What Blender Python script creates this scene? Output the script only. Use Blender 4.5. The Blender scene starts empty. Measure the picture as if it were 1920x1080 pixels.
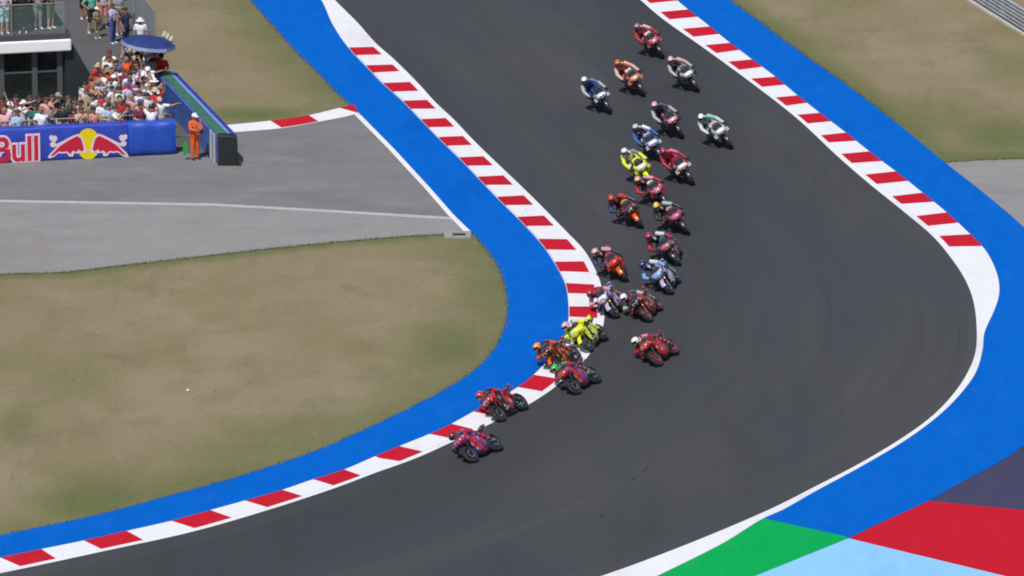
import bpy, bmesh, math, random
import numpy as np
from mathutils import Vector, Matrix
from mathutils.geometry import tessellate_polygon

R = math.radians
scene = bpy.context.scene
COL = scene.collection
rnd = random.Random(7)

# ------------------------------------------------------------------ camera, sky, sun, exposure
F_PX, PITCH, CAM_H = 12000.0, R(15.0), 55.3          # focal length in photo pixels (1920 wide)
cd = bpy.data.cameras.new('camera')
cd.sensor_width = 36.0
cd.lens = F_PX / 1920.0 * 36.0
cd.clip_start, cd.clip_end = 1.0, 6000.0
cam = bpy.data.objects.new('camera', cd)
cam.location = (0, 0, CAM_H)
cam.rotation_euler = (R(90) - PITCH, 0, 0)
COL.objects.link(cam)
scene.camera = cam

SUN_EL = R(57)
SH = Vector((0.32, 0.95))                             # direction the shadows fall on the ground
SH.normalize()
world = bpy.data.worlds.new('World')
scene.world = world
world.use_nodes = True
wn = world.node_tree
sky = wn.nodes.new('ShaderNodeTexSky')
sky.sky_type = 'NISHITA'
sky.sun_disc = False
sky.sun_elevation = SUN_EL
sky.sun_rotation = math.atan2(-SH.x, -SH.y)
sky.dust_density = 1.6
wn.links.new(sky.outputs[0], wn.nodes['Background'].inputs[0])
wn.nodes['Background'].inputs[1].default_value = 0.085
sd = bpy.data.lights.new('sun', 'SUN')
sd.energy = 3.6
sd.angle = R(0.6)
sd.color = (1.0, 0.955, 0.90)
sun = bpy.data.objects.new('sun', sd)
sun.rotation_euler = Vector((SH.x * math.cos(SUN_EL), SH.y * math.cos(SUN_EL), -math.sin(SUN_EL))).to_track_quat('-Z', 'Y').to_euler()
COL.objects.link(sun)
scene.view_settings.view_transform = 'Standard'
scene.view_settings.look = 'None'
scene.view_settings.exposure = 0.0
scene.view_settings.gamma = 1.0
scene.cycles.use_denoising = True
scene.cycles.max_bounces = 6
scene.cycles.filter_width = 1.9

# ------------------------------------------------------------------ pixel -> place
CP, SP = math.cos(PITCH), math.sin(PITCH)
def ray(px, py):
    dx, dy = (px - 960) / F_PX, (540 - py) / F_PX
    return Vector((dx, CP + dy * SP, -SP + dy * CP))
def P(px, py, z=0.0):
    r = ray(px, py)
    t = (z - CAM_H) / r.z
    return Vector((r.x * t, r.y * t, z))
def P2(px, py):
    v = P(px, py)
    return (v.x, v.y)
def on_plane(px, py, o, n):
    r = ray(px, py)
    c = Vector((0, 0, CAM_H))
    return c + r * ((o - c).dot(n) / r.dot(n))

# ------------------------------------------------------------------ materials
def srgb(r, g, b):
    f = lambda c: c / 12.92 if c <= 0.04045 else ((c + 0.055) / 1.055) ** 2.4
    return (f(r / 255), f(g / 255), f(b / 255))
MATS = {}
def mat(name, col, rough=0.5, metal=0.0, coat=0.0, alpha=1.0, spec=0.5, var=0.0, scale=8.0, bump=0.0, trans=0.0):
    if name in MATS:
        return MATS[name]
    m = bpy.data.materials.new(name)
    m.use_nodes = True
    nt = m.node_tree
    b = nt.nodes['Principled BSDF']
    b.inputs['Base Color'].default_value = (*col, 1)
    b.inputs['Roughness'].default_value = rough
    b.inputs['Metallic'].default_value = metal
    b.inputs['Coat Weight'].default_value = coat
    b.inputs['Coat Roughness'].default_value = 0.15
    b.inputs['Alpha'].default_value = alpha
    b.inputs['Specular IOR Level'].default_value = spec
    b.inputs['Transmission Weight'].default_value = trans
    if var or bump:
        tc = nt.nodes.new('ShaderNodeTexCoord')
        nz = nt.nodes.new('ShaderNodeTexNoise')
        nz.inputs['Scale'].default_value = scale
        nz.inputs['Detail'].default_value = 6
        nt.links.new(tc.outputs['Object'], nz.inputs['Vector'])
        if var:
            mp = nt.nodes.new('ShaderNodeMapRange')
            mp.inputs[1].default_value, mp.inputs[2].default_value = 0.3, 0.7
            mp.inputs[3].default_value, mp.inputs[4].default_value = 1 - var, 1 + var
            hs = nt.nodes.new('ShaderNodeHueSaturation')
            hs.inputs['Color'].default_value = (*col, 1)
            nt.links.new(nz.outputs[0], mp.inputs[0])
            nt.links.new(mp.outputs[0], hs.inputs['Value'])
            nt.links.new(hs.outputs[0], b.inputs['Base Color'])
        if bump:
            bp = nt.nodes.new('ShaderNodeBump')
            bp.inputs['Strength'].default_value = bump
            bp.inputs['Distance'].default_value = 0.02
            nt.links.new(nz.outputs[0], bp.inputs['Height'])
            nt.links.new(bp.outputs[0], b.inputs['Normal'])
    MATS[name] = m
    return m

def surf(name, base, layers, rough=0.9, grain=None, spec=0.3):
    """ground surface: base colour, then (colour, noise scale xyz, lo, hi, amount, seed) layers mixed by world position"""
    m = bpy.data.materials.new(name)
    m.use_nodes = True
    nt = m.node_tree
    b = nt.nodes['Principled BSDF']
    b.inputs['Roughness'].default_value = rough
    b.inputs['Specular IOR Level'].default_value = spec
    geo = nt.nodes.new('ShaderNodeNewGeometry')
    rgb = nt.nodes.new('ShaderNodeRGB')
    rgb.outputs[0].default_value = (*base, 1)
    cur = rgb.outputs[0]
    for (c, sc, lo, hi, amt, seed) in layers:
        if isinstance(sc, str):                       # a painted-on attribute of the ground sheet
            at = nt.nodes.new('ShaderNodeAttribute')
            at.attribute_name = sc
            fac = at.outputs['Fac']
        else:
            mp = nt.nodes.new('ShaderNodeMapping')
            mp.inputs['Scale'].default_value = sc[:3]
            mp.inputs['Rotation'].default_value = (0, 0, sc[3] if len(sc) > 3 else 0)
            mp.inputs['Location'].default_value = (seed * 3.7, seed * 1.9, seed)
            nt.links.new(geo.outputs['Position'], mp.inputs['Vector'])
            nz = nt.nodes.new('ShaderNodeTexNoise')
            nz.inputs['Scale'].default_value = 1.0
            nz.inputs['Detail'].default_value = 5
            nz.inputs['Roughness'].default_value = 0.6
            nt.links.new(mp.outputs[0], nz.inputs['Vector'])
            fac = nz.outputs[0]
        mr = nt.nodes.new('ShaderNodeMapRange')
        mr.interpolation_type = 'SMOOTHSTEP'
        mr.inputs[1].default_value, mr.inputs[2].default_value = lo, hi
        mr.inputs[3].default_value, mr.inputs[4].default_value = 0, amt
        nt.links.new(fac, mr.inputs[0])
        mx = nt.nodes.new('ShaderNodeMix')
        mx.data_type = 'RGBA'
        mx.inputs[7].default_value = (*c, 1)
        nt.links.new(mr.outputs[0], mx.inputs[0])
        nt.links.new(cur, mx.inputs[6])
        cur = mx.outputs[2]
    nt.links.new(cur, b.inputs['Base Color'])
    if grain:
        nz = nt.nodes.new('ShaderNodeTexNoise')
        nz.inputs['Scale'].default_value = grain[0]
        nz.inputs['Detail'].default_value = 4
        nt.links.new(geo.outputs['Position'], nz.inputs['Vector'])
        bp = nt.nodes.new('ShaderNodeBump')
        bp.inputs['Strength'].default_value = grain[1]
        bp.inputs['Distance'].default_value = 0.03
        nt.links.new(nz.outputs[0], bp.inputs['Height'])
        nt.links.new(bp.outputs[0], b.inputs['Normal'])
    MATS[name] = m
    return m

KHAKI, TAN, OLIVE, GREEN = (0.235, 0.195, 0.118), (0.275, 0.23, 0.15), (0.16, 0.155, 0.070), (0.10, 0.13, 0.042)
GRASS_LAYERS = [
    (TAN, (0.22, 0.16, 1), 0.42, 0.66, 0.8, 1),
    (OLIVE, (0.16, 0.11, 1, 0.3), 0.48, 0.66, 0.5, 4),
    ((0.19, 0.155, 0.105), (0.5, 0.35, 1, -0.3), 0.50, 0.72, 0.65, 7),
    (GREEN, 'green', 0.12, 0.9, 0.85, 0),
    ((0.30, 0.26, 0.17), (2.2, 1.5, 1), 0.55, 0.78, 0.22, 11),
    ((0.13, 0.115, 0.06), (3.5, 2.6, 1), 0.56, 0.80, 0.22, 13),
    ((0.15, 0.135, 0.07), (0.9, 0.12, 1, 0.9), 0.58, 0.74, 0.35, 17)]
M_GRASS = surf('dry_grass', KHAKI, GRASS_LAYERS, 0.95, (9, 0.35), 0.1)
M_TRACK = surf('track_asphalt', (0.053, 0.057, 0.065), [
    ((0.066, 0.068, 0.072), (0.10, 0.03, 1, 0.25), 0.45, 0.65, 0.8, 2),
    ((0.040, 0.043, 0.048), (0.45, 0.05, 1, 0.22), 0.50, 0.72, 0.5, 5),
    ((0.034, 0.036, 0.040), (2.6, 0.10, 1, 0.2), 0.58, 0.75, 0.35, 9),
    ((0.070, 0.071, 0.074), (9, 9, 1), 0.55, 0.75, 0.3, 3)], 0.88, (60, 0.4), 0.2)
M_ROAD = surf('service_asphalt', (0.192, 0.192, 0.197), [
    ((0.165, 0.166, 0.172), (0.25, 0.6, 1), 0.45, 0.62, 0.8, 2),
    ((0.25, 0.24, 0.225), (0.5, 0.5, 1), 0.5, 0.7, 0.6, 6),
    ((0.14, 0.14, 0.145), (0.7, 3.0, 1, 0.15), 0.58, 0.75, 0.6, 8)], 0.9, (50, 0.4), 0.3)
M_ROADL = surf('service_concrete', (0.265, 0.262, 0.262), [
    ((0.225, 0.224, 0.228), (0.3, 0.5, 1), 0.45, 0.65, 0.8, 12),
    ((0.30, 0.285, 0.26), (0.8, 0.8, 1), 0.5, 0.7, 0.6, 16),
    ((0.20, 0.195, 0.185), (1.5, 3.0, 1, 0.15), 0.6, 0.75, 0.5, 18)], 0.9, (50, 0.4), 0.3)
M_PAVE = surf('pavement_asphalt', (0.105, 0.106, 0.108), [
    ((0.085, 0.086, 0.09), (0.5, 0.5, 1), 0.45, 0.65, 0.8, 22)], 0.9, (50, 0.4), 0.3)
def paint(name, col, seed):
    dk = tuple(c * 0.80 for c in col)
    lt = tuple(min(1, c * 1.10 + 0.01) for c in col)
    return surf(name, col, [(dk, (0.4, 0.12, 1, 0.2), 0.5, 0.7, 0.5, seed), (lt, (1.6, 0.5, 1), 0.5, 0.75, 0.5, seed + 3),
                            (dk, (7, 5, 1), 0.58, 0.8, 0.35, seed + 5)], 0.9, (60, 0.25), 0.04)
M_BLUE = paint('blue_paint', (0.001, 0.115, 0.52), 31)
M_WHITE = paint('white_paint', (0.74, 0.75, 0.79), 41)
M_KW = surf('kerb_white', (0.74, 0.75, 0.79), [((0.60, 0.59, 0.60), (0.9, 0.25, 1, 0.3), 0.55, 0.75, 0.45, 141), ((0.30, 0.29, 0.29), (6, 0.5, 1, 0.3), 0.64, 0.78, 0.45, 147)], 0.8, (40, 0.3), 0.2)
M_RED = paint('red_paint', (0.50, 0.014, 0.030), 51)
M_PGREEN = paint('green_paint', (0.004, 0.36, 0.085), 61)
M_PRED = paint('bright_red_paint', (0.50, 0.012, 0.028), 71)
M_SKYB = paint('light_blue_paint', (0.26, 0.55, 0.88), 81)
M_NAVY = paint('dark_violet_paint', (0.058, 0.056, 0.112), 91)

# ------------------------------------------------------------------ object helpers
def link(o, parent=None):
    COL.objects.link(o)
    if parent is not None:
        o.parent = parent
    return o
def tag(o, label=None, cat=None, group=None, kind=None):
    if label: o['label'] = label
    if cat: o['category'] = cat
    if group: o['group'] = group
    if kind: o['kind'] = kind
    return o
def empty(name, loc=(0, 0, 0), rot=(0, 0, 0)):
    o = bpy.data.objects.new(name, None)
    o.location = loc
    o.rotation_euler = rot
    o.empty_display_size = 0.2
    return link(o)
def me_obj(name, me, mats, parent=None, smooth=False):
    o = bpy.data.objects.new(name, me)
    mats = mats if isinstance(mats, (list, tuple)) else [mats]
    while len(me.materials) < len(mats):
        me.materials.append(None)
    for i, m in enumerate(mats):
        o.material_slots[i].link = 'OBJECT'
        o.material_slots[i].material = m
    return link(o, parent)
def mesh_from(name, verts, faces, smooth=False, idx=None):
    me = bpy.data.meshes.new(name)
    me.from_pydata([tuple(v) for v in verts], [], faces)
    if idx is not None:
        n = max(idx) + 1
        for _ in range(n): me.materials.append(None)
        me.polygons.foreach_set('material_index', idx)
    if smooth:
        me.polygons.foreach_set('use_smooth', [True] * len(me.polygons))
    me.update()
    return me
class MB:
    """collects shapes into one mesh"""
    def __init__(s): s.v, s.f, s.i = [], [], []
    def add(s, vs, fs, i=0):
        o = len(s.v)
        s.v += [Vector(v) for v in vs]
        s.f += [tuple(a + o for a in f) for f in fs]
        s.i += [i] * len(fs)
        return s
    def box(s, c, d, i=0, m=None):
        c = Vector(c); x, y, z = d[0] / 2, d[1] / 2, d[2] / 2
        vs = [Vector((a * x, b * y, e * z)) for e in (-1, 1) for a, b in ((-1, -1), (1, -1), (1, 1), (-1, 1))]
        if m is not None: vs = [m @ v for v in vs]
        return s.add([c + v for v in vs], [(3, 2, 1, 0), (4, 5, 6, 7), (0, 1, 5, 4), (1, 2, 6, 5), (2, 3, 7, 6), (3, 0, 4, 7)], i)
    def tube(s, pts, rad, n=8, i=0, cap=True):
        pts = [Vector(p) for p in pts]
        if not isinstance(rad, (list, tuple)): rad = [rad] * len(pts)
        vs, fs = [], []
        for k, p in enumerate(pts):
            d = (pts[min(k + 1, len(pts) - 1)] - pts[max(k - 1, 0)]).normalized()
            a = d.orthogonal().normalized() if abs(d.z) > 0.95 else d.cross(Vector((0, 0, 1))).normalized()
            b = d.cross(a)
            for j in range(n):
                t = 2 * math.pi * j / n
                vs.append(p + (a * math.cos(t) + b * math.sin(t)) * rad[k])
        for k in range(len(pts) - 1):
            for j in range(n):
                j2 = (j + 1) % n
                fs.append((k * n + j, k * n + j2, (k + 1) * n + j2, (k + 1) * n + j))
        if cap:
            fs.append(tuple(reversed(range(n))))
            fs.append(tuple(range((len(pts) - 1) * n, len(pts) * n)))
        return s.add(vs, fs, i)
    def loft(s, rings, n=14, ex=2.6, fn=None, keel=0.0):
        """rings: (y, zc, halfw, halfh[, xc]) superellipse sections along Y; fn(k, angle) -> material index"""
        vs, fs, ix = [], [], []
        for r in rings:
            y, zc, w, h = r[:4]
            xc = r[4] if len(r) > 4 else 0
            for j in range(n):
                t = 2 * math.pi * j / n
                c, q = math.cos(t), math.sin(t)
                ww = w * (1 - keel * max(0, -q) ** 1.3) if keel else w
                vs.append((xc + ww * math.copysign(abs(c) ** (2 / ex), c), y, zc + h * math.copysign(abs(q) ** (2 / ex), q)))
        for k in range(len(rings) - 1):
            for j in range(n):
                j2 = (j + 1) % n
                fs.append((k * n + j, k * n + j2, (k + 1) * n + j2, (k + 1) * n + j))
                ix.append(fn(k, (j + 0.5) / n * 360) if fn else 0)
        fs.append(tuple(reversed(range(n)))); ix.append(fn(0, 90) if fn else 0)
        fs.append(tuple(range((len(rings) - 1) * n, len(rings) * n))); ix.append(fn(len(rings) - 2, 90) if fn else 0)
        o = len(s.v)
        s.v += [Vector(v) for v in vs]
        s.f += [tuple(a + o for a in f) for f in fs]
        s.i += ix
        return s
    def mesh(s, name, smooth=False):
        me = mesh_from(name, s.v, s.f, smooth, s.i)
        if smooth:
            me.set_sharp_from_angle(angle=R(42))
        return me
    def build(s, name, mats, parent=None, smooth=False):
        return me_obj(name, s.mesh(name, smooth), mats, parent)

# ------------------------------------------------------------------ curves on the ground (photo pixels -> ground)
def cat(pts, step=0.35):
    p = [np.array(P2(*q)) for q in pts]
    p = [2 * p[0] - p[1]] + p + [2 * p[-1] - p[-2]]
    out = []
    for a, b, c, d in zip(p[:-3], p[1:-2], p[2:-1], p[3:]):
        tt = [0.0]
        for u, v in ((a, b), (b, c), (c, d)):
            tt.append(tt[-1] + max(np.linalg.norm(v - u), 1e-6) ** 0.5)
        n = max(2, int(np.linalg.norm(c - b) / step))
        for k in range(n):
            t = tt[1] + (tt[2] - tt[1]) * k / n
            L = lambda x, y, i, j: (tt[j] - t) / (tt[j] - tt[i]) * x + (t - tt[i]) / (tt[j] - tt[i]) * y
            A1, A2, A3 = L(a, b, 0, 1), L(b, c, 1, 2), L(c, d, 2, 3)
            B1, B2 = L(A1, A2, 0, 2), L(A2, A3, 1, 3)
            out.append(L(B1, B2, 1, 2))
    out.append(p[-2])
    return np.array(out)

TRACK_IN = cat([(300, -330), (440, -190), (560, -70), (627, 0), (671, 44), (704, 81), (741, 114), (785, 158), (816, 192), (852, 226), (888, 264), (927, 302),
                (965, 338), (1000, 372), (1060, 433), (1095, 470), (1116, 506), (1127, 535), (1132, 570), (1133, 598), (1128, 621), (1104, 667), (1089, 684),
                (1043, 725), (992, 759), (931, 790), (845, 831), (775, 862), (700, 889), (634, 914), (510, 955), (357, 999), (197, 1034), (91, 1057), (0, 1076),
                (-140, 1104), (-400, 1150)])
KERB_IN = cat([(300, -331), (440, -191), (545, -75), (602, 0), (624, 47), (653, 90), (685, 124), (717, 157), (754, 190), (788, 225), (822, 260), (863, 300), (932, 372),
               (989, 429), (1021, 466), (1046, 505), (1060, 534), (1065, 560), (1066, 578), (1066, 598), (1057, 636), (1046, 655), (1003, 703), (969, 730),
               (928, 754), (887, 775), (846, 798), (805, 817), (748, 840), (700, 860), (645, 884), (587, 902), (529, 922), (459, 942), (394, 960), (321, 980),
               (237, 999), (157, 1017), (77, 1033), (0, 1049), (-140, 1078), (-400, 1126)])
BLUE_IN = cat([(140, -345), (270, -210), (400, -75), (468, 0), (514, 52), (560, 103), (588, 129), (629, 172), (671, 212), (740, 281), (809, 356), (850, 403), (882, 434),
               (910, 466), (935, 504), (948, 545), (951, 575), (948, 603), (941, 627), (922, 661), (886, 697), (830, 733), (700, 798), (583, 849), (437, 897),
               (321, 929), (164, 970), (0, 1004), (-140, 1034), (-400, 1085)])
TRACK_OUT = cat([(860, -310), (980, -205), (1095, -95), (1200, 0), (1241, 35), (1324, 94), (1410, 157), (1492, 221), (1575, 298), (1627, 343), (1695, 398), (1749, 444),
                 (1782, 483), (1808, 522), (1824, 561), (1831, 609), (1829, 661), (1814, 700), (1789, 738), (1749, 780), (1698, 818), (1612, 870), (1527, 914),
                 (1454, 951), (1356, 994), (1228, 1045), (1134, 1079), (960, 1137), (700, 1215), (300, 1310), (-200, 1400)])
KERB_OUT = cat([(920, -310), (1042, -205), (1160, -95), (1267, 0), (1288, 18), (1329, 50), (1367, 81), (1408, 112), (1451, 144), (1494, 180), (1537, 214), (1586, 251),
                (1631, 287), (1680, 324), (1728, 362), (1777, 402), (1820, 442), (1842, 463), (1859, 489), (1872, 525), (1873, 554), (1864, 583), (1846, 624),
                (1842, 658), (1829, 700), (1802, 738), (1760, 780), (1698, 826), (1612, 877), (1527, 923), (1467, 957), (1429, 974), (1356, 1019), (1232, 1081),
                (1090, 1150), (800, 1235), (300, 1340), (-200, 1425)])
BLUE_OUT = cat([(1030, -310), (1140, -205), (1260, -95), (1369, 0), (1425, 41), (1500, 97), (1575, 150), (1650, 206), (1706, 251), (1774, 307), (1837, 356), (1890, 400),
                (1919, 426), (1990, 500), (2040, 600), (2030, 720), (1920, 835), (1877, 865), (1805, 904), (1741, 940), (1660, 977), (1591, 1010)])

def sheet(name, poly, z, m, parent=None, kind='structure'):
    pts = [Vector((p[0], p[1], z)) for p in poly]
    tri = tessellate_polygon([pts])
    fs = []
    for t in tri:
        a, b, c = (pts[k] for k in t)
        n = (b - a).cross(c - a).z
        if abs(n) < 1e-9: continue
        fs.append(t if n > 0 else (t[0], t[2], t[1]))
    o = me_obj(name, mesh_from(name, pts, fs), m, parent)
    if kind and parent is None: o['kind'] = kind
    return o
def L2(*px): return [P2(*p) for p in px]

# --- ground sheet with greener verges stored as a ground attribute
def dist_to(curve, X, Y, chunk=40000):
    c = curve[::3]
    d = np.full(X.shape, 1e9)
    for p in c:
        d = np.minimum(d, (X - p[0]) ** 2 + (Y - p[1]) ** 2)
    return np.sqrt(d)
GREY_LOW = cat([(-300, 535), (-100, 524), (0, 515), (110, 512), (250, 496), (400, 479), (557, 462), (699, 449), (809, 441), (862, 440), (884, 436)])
ROAD_R = cat([(1774, 305), (1850, 300), (1920, 298), (2100, 296)])
def green_at(X, Y):
    g = np.zeros_like(X)
    d = dist_to(BLUE_OUT[:int(len(BLUE_OUT) * 0.6)], X, Y); g = np.maximum(g, 0.75 * np.exp(-(d / 1.3) ** 2))
    d = dist_to(BLUE_IN, X, Y); g = np.maximum(g, 0.60 * np.exp(-(d / 2.4) ** 2))
    d = dist_to(GREY_LOW, X, Y); g = np.maximum(g, 0.85 * np.exp(-(d / 0.9) ** 2))
    d = dist_to(ROAD_R, X, Y); g = np.maximum(g, 0.85 * np.exp(-(d / 2.5) ** 2))
    for px, py, rx, ry, a in [(170, 945, 2.6, 3.5, 0.8), (850, 650, 2.0, 5, 0.75), (520, 850, 4.5, 3.5, 0.6), (640, 800, 3, 3, 0.55), (760, 730, 2, 3, 0.5), (900, 560, 1.2, 8, 0.55), (30, 795, 0.9, 3.0, 0.6),
                              (480, 215, 2.8, 1.6, 0.8), (600, 175, 1.5, 3.0, 0.5), (1700, 220, 5.0, 4.0, 0.55), (1880, 260, 3.0, 4.0, 0.75), (1560, 120, 1.2, 6, 0.4),
                              (330, 920, 2, 2, 0.4), (700, 800, 2, 2.5, 0.5), (1890, 130, 2.0, 5.0, 0.5), (380, 170, 2.0, 3.0, 0.35)]:
        x, y = P2(px, py)
        g = np.maximum(g, a * np.exp(-((X - x) / rx) ** 2 - ((Y - y) / ry) ** 2))
    return g
xs = np.concatenate([[-1500, -600, -200, -80, -40], np.arange(-24, 24.01, 0.5), [40, 80, 200, 600, 1500]])
ys = np.concatenate([[-1200, -400, 0, 100, 150], np.arange(170, 285.01, 0.6), [300, 340, 420, 600, 1200, 2500]])
GX, GY = np.meshgrid(xs, ys)
gv = np.stack([GX.ravel(), GY.ravel(), np.zeros(GX.size)], 1)
nx = len(xs)
gf = [(j * nx + i, j * nx + i + 1, (j + 1) * nx + i + 1, (j + 1) * nx + i) for j in range(len(ys) - 1) for i in range(nx - 1)]
gme = mesh_from('ground', gv.tolist(), gf)
at = gme.attributes.new('green', 'FLOAT', 'POINT')
at.data.foreach_set('value', green_at(gv[:, 0], gv[:, 1]))
tag(me_obj('ground', gme, M_GRASS), kind='structure')

# --- track, painted run-off and roads (each sheet 4 mm above the one below)
def resample(c, n):
    d = np.concatenate([[0], np.cumsum(np.linalg.norm(np.diff(c, axis=0), axis=1))])
    t = np.linspace(0, d[-1], n)
    return np.stack([np.interp(t, d, c[:, 0]), np.interp(t, d, c[:, 1])], 1)
def track_strip():
    n, m = 400, 25
    A, B = resample(TRACK_IN, n), resample(TRACK_OUT, n)
    w = np.linspace(0, 1, m)
    G = A[:, None, :] * (1 - w)[None, :, None] + B[:, None, :] * w[None, :, None]
    vs = np.concatenate([G, np.full((n, m, 1), 0.012)], 2).reshape(-1, 3)
    fs = [(i * m + j, i * m + j + 1, (i + 1) * m + j + 1, (i + 1) * m + j) for i in range(n - 1) for j in range(m - 1)]
    me = mesh_from('track', vs.tolist(), fs)
    bm = bmesh.new(); bm.from_mesh(me); bmesh.ops.recalc_face_normals(bm, faces=bm.faces)
    if sum(f.normal.z for f in bm.faces) < 0: bmesh.ops.reverse_faces(bm, faces=bm.faces)
    bm.to_mesh(me); bm.free()
    path = cat([(1150, -250), (1215, -60), (1250, 120), (1292, 340), (1262, 480), (1225, 600), (1140, 700), (1000, 795), (880, 870), (700, 955), (400, 1055), (0, 1150), (-300, 1200)])
    d = dist_to(path, vs[:, 0], vs[:, 1])
    rub = np.exp(-(d / 2.6) ** 2)
    U = np.tile(w, n); S = np.repeat(np.linspace(0, 1, n), m)
    for nm, val in (('rub', rub), ('across', U), ('along', S)):
        a = me.attributes.new(nm, 'FLOAT', 'POINT'); a.data.foreach_set('value', val)
    nt = M_TRACK.node_tree
    b = nt.nodes['Principled BSDF']
    cur = b.inputs['Base Color'].links[0].from_socket
    ax, al, ru = (nt.nodes.new('ShaderNodeAttribute') for _ in range(3))
    ax.attribute_name, al.attribute_name, ru.attribute_name = 'across', 'along', 'rub'
    cx = nt.nodes.new('ShaderNodeCombineXYZ')
    nt.links.new(ax.outputs['Fac'], cx.inputs[0]); nt.links.new(al.outputs['Fac'], cx.inputs[1])
    def layer(fac_socket, col, cur, lo, hi, amt):
        mr = nt.nodes.new('ShaderNodeMapRange'); mr.interpolation_type = 'SMOOTHSTEP'
        mr.inputs[1].default_value, mr.inputs[2].default_value, mr.inputs[3].default_value, mr.inputs[4].default_value = lo, hi, 0, amt
        nt.links.new(fac_socket, mr.inputs[0])
        mx = nt.nodes.new('ShaderNodeMix'); mx.data_type = 'RGBA'; mx.inputs[7].default_value = (*col, 1)
        nt.links.new(mr.outputs[0], mx.inputs[0]); nt.links.new(cur, mx.inputs[6])
        return mx.outputs[2]
    def streak(sx, sy, seed):
        mp = nt.nodes.new('ShaderNodeMapping'); mp.inputs['Scale'].default_value = (sx, sy, 1); mp.inputs['Location'].default_value = (seed, seed * 2.3, seed)
        nt.links.new(cx.outputs[0], mp.inputs['Vector'])
        nz = nt.nodes.new('ShaderNodeTexNoise'); nz.inputs['Scale'].default_value = 1; nz.inputs['Detail'].default_value = 4
        nt.links.new(mp.outputs[0], nz.inputs['Vector'])
        return nz.outputs[0]
    cur = layer(streak(7, 5, 1.3), (0.074, 0.077, 0.083), cur, 0.45, 0.68, 0.45)
    cur = layer(streak(26, 6, 4.1), (0.043, 0.046, 0.052), cur, 0.50, 0.72, 0.35)
    cur = layer(ru.outputs['Fac'], (0.040, 0.043, 0.049), cur, 0.1, 1.0, 0.55)
    cur = layer(streak(110, 9, 7.7), (0.030, 0.032, 0.036), cur, 0.62, 0.74, 0.35)
    nt.links.new(cur, b.inputs['Base Color'])
    tag(me_obj('track', me, M_TRACK), kind='structure')
track_strip()
ROADPOLY = [P2(-500, 200)] + [P2(-500, 545)] + list(GREY_LOW) + L2((900, 436), (760, 281), (690, 212), (661, 199), (579, 219), (507, 229), (428, 237), (330, 246), (320, 200))
sheet('service_road', ROADPOLY, 0.004, M_ROAD)
LINE_T = [(-500, 360), (0, 375), (400, 382), (600, 393), (847, 407.5)]
LINE_B = [(-500, 364.5), (0, 379.5), (400, 386.5), (600, 397.5), (850, 412.5)]
strip = L2(*[(x, y + 3) for x, y in LINE_T]) + L2((868, 424)) + list(GREY_LOW[::-1]) + [P2(-500, 545)]
sheet('road_shoulder', strip, 0.008, M_ROADL)
sheet('road_line', L2(*LINE_T) + L2(*LINE_B[::-1]), 0.012, mat('old_line_paint', (0.43, 0.43, 0.45), 0.8, var=0.12, scale=3))
sheet('painted_runoff', list(BLUE_IN) + list(TRACK_IN[::-1]), 0.016, M_BLUE)
sheet('road_edge_line', L2((660, 211), (672, 212), (740, 281), (809, 356), (850, 403), (884, 436), (872, 437), (838, 402), (799, 357), (730, 282)), 0.020, M_WHITE)
# right-hand run-off: blue band, then the green, light blue, red and violet panels
ki = int(np.argmin(np.linalg.norm(TRACK_OUT - np.array(P2(1429, 966)), axis=1)))
sheet('painted_runoff', list(TRACK_OUT[:ki]) + L2((1429, 972), (1583, 1006), (1591, 1010)) + list(BLUE_OUT[::-1]), 0.016, M_BLUE)
sheet('painted_panel', list(TRACK_OUT[ki:]) + L2((-200, 1700), (700, 1400), (1420, 1079), (1591, 1010), (1583, 1006), (1429, 972)), 0.016, M_PGREEN)
sheet('painted_panel', L2((1591, 1010), (1420, 1079), (700, 1400), (-200, 1700), (3000, 1700), (2600, 1262), (1877, 1079)), 0.012, M_SKYB)
sheet('painted_panel', L2((1591, 1010), (1660, 977), (1741, 940), (1920, 957), (2600, 1025), (2600, 1262), (1877, 1079)), 0.008, M_PRED)
sheet('painted_panel', L2((1741, 940), (1805, 904), (1877, 865), (1920, 835), (2600, 500), (2600, 1025), (1920, 957)), 0.004, M_NAVY)
# access road beyond the blue band on the right
sheet('access_road', list(ROAD_R) + L2((2600, 300), (2600, 520), (2040, 600), (1990, 500), (1919, 430), (1880, 400), (1820, 350)), 0.004, M_ROADL)
# paved spectator ground on the left
PAVE = L2((-900, 300), (-500, 250), (0, 290), (330, 282), (408, 300), (425, 262), (290, 118), (292, 108), (212, 8), (100, -135), (-100, -400), (-900, -400))
sheet('pavement', PAVE, 0.008, M_PAVE)

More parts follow.
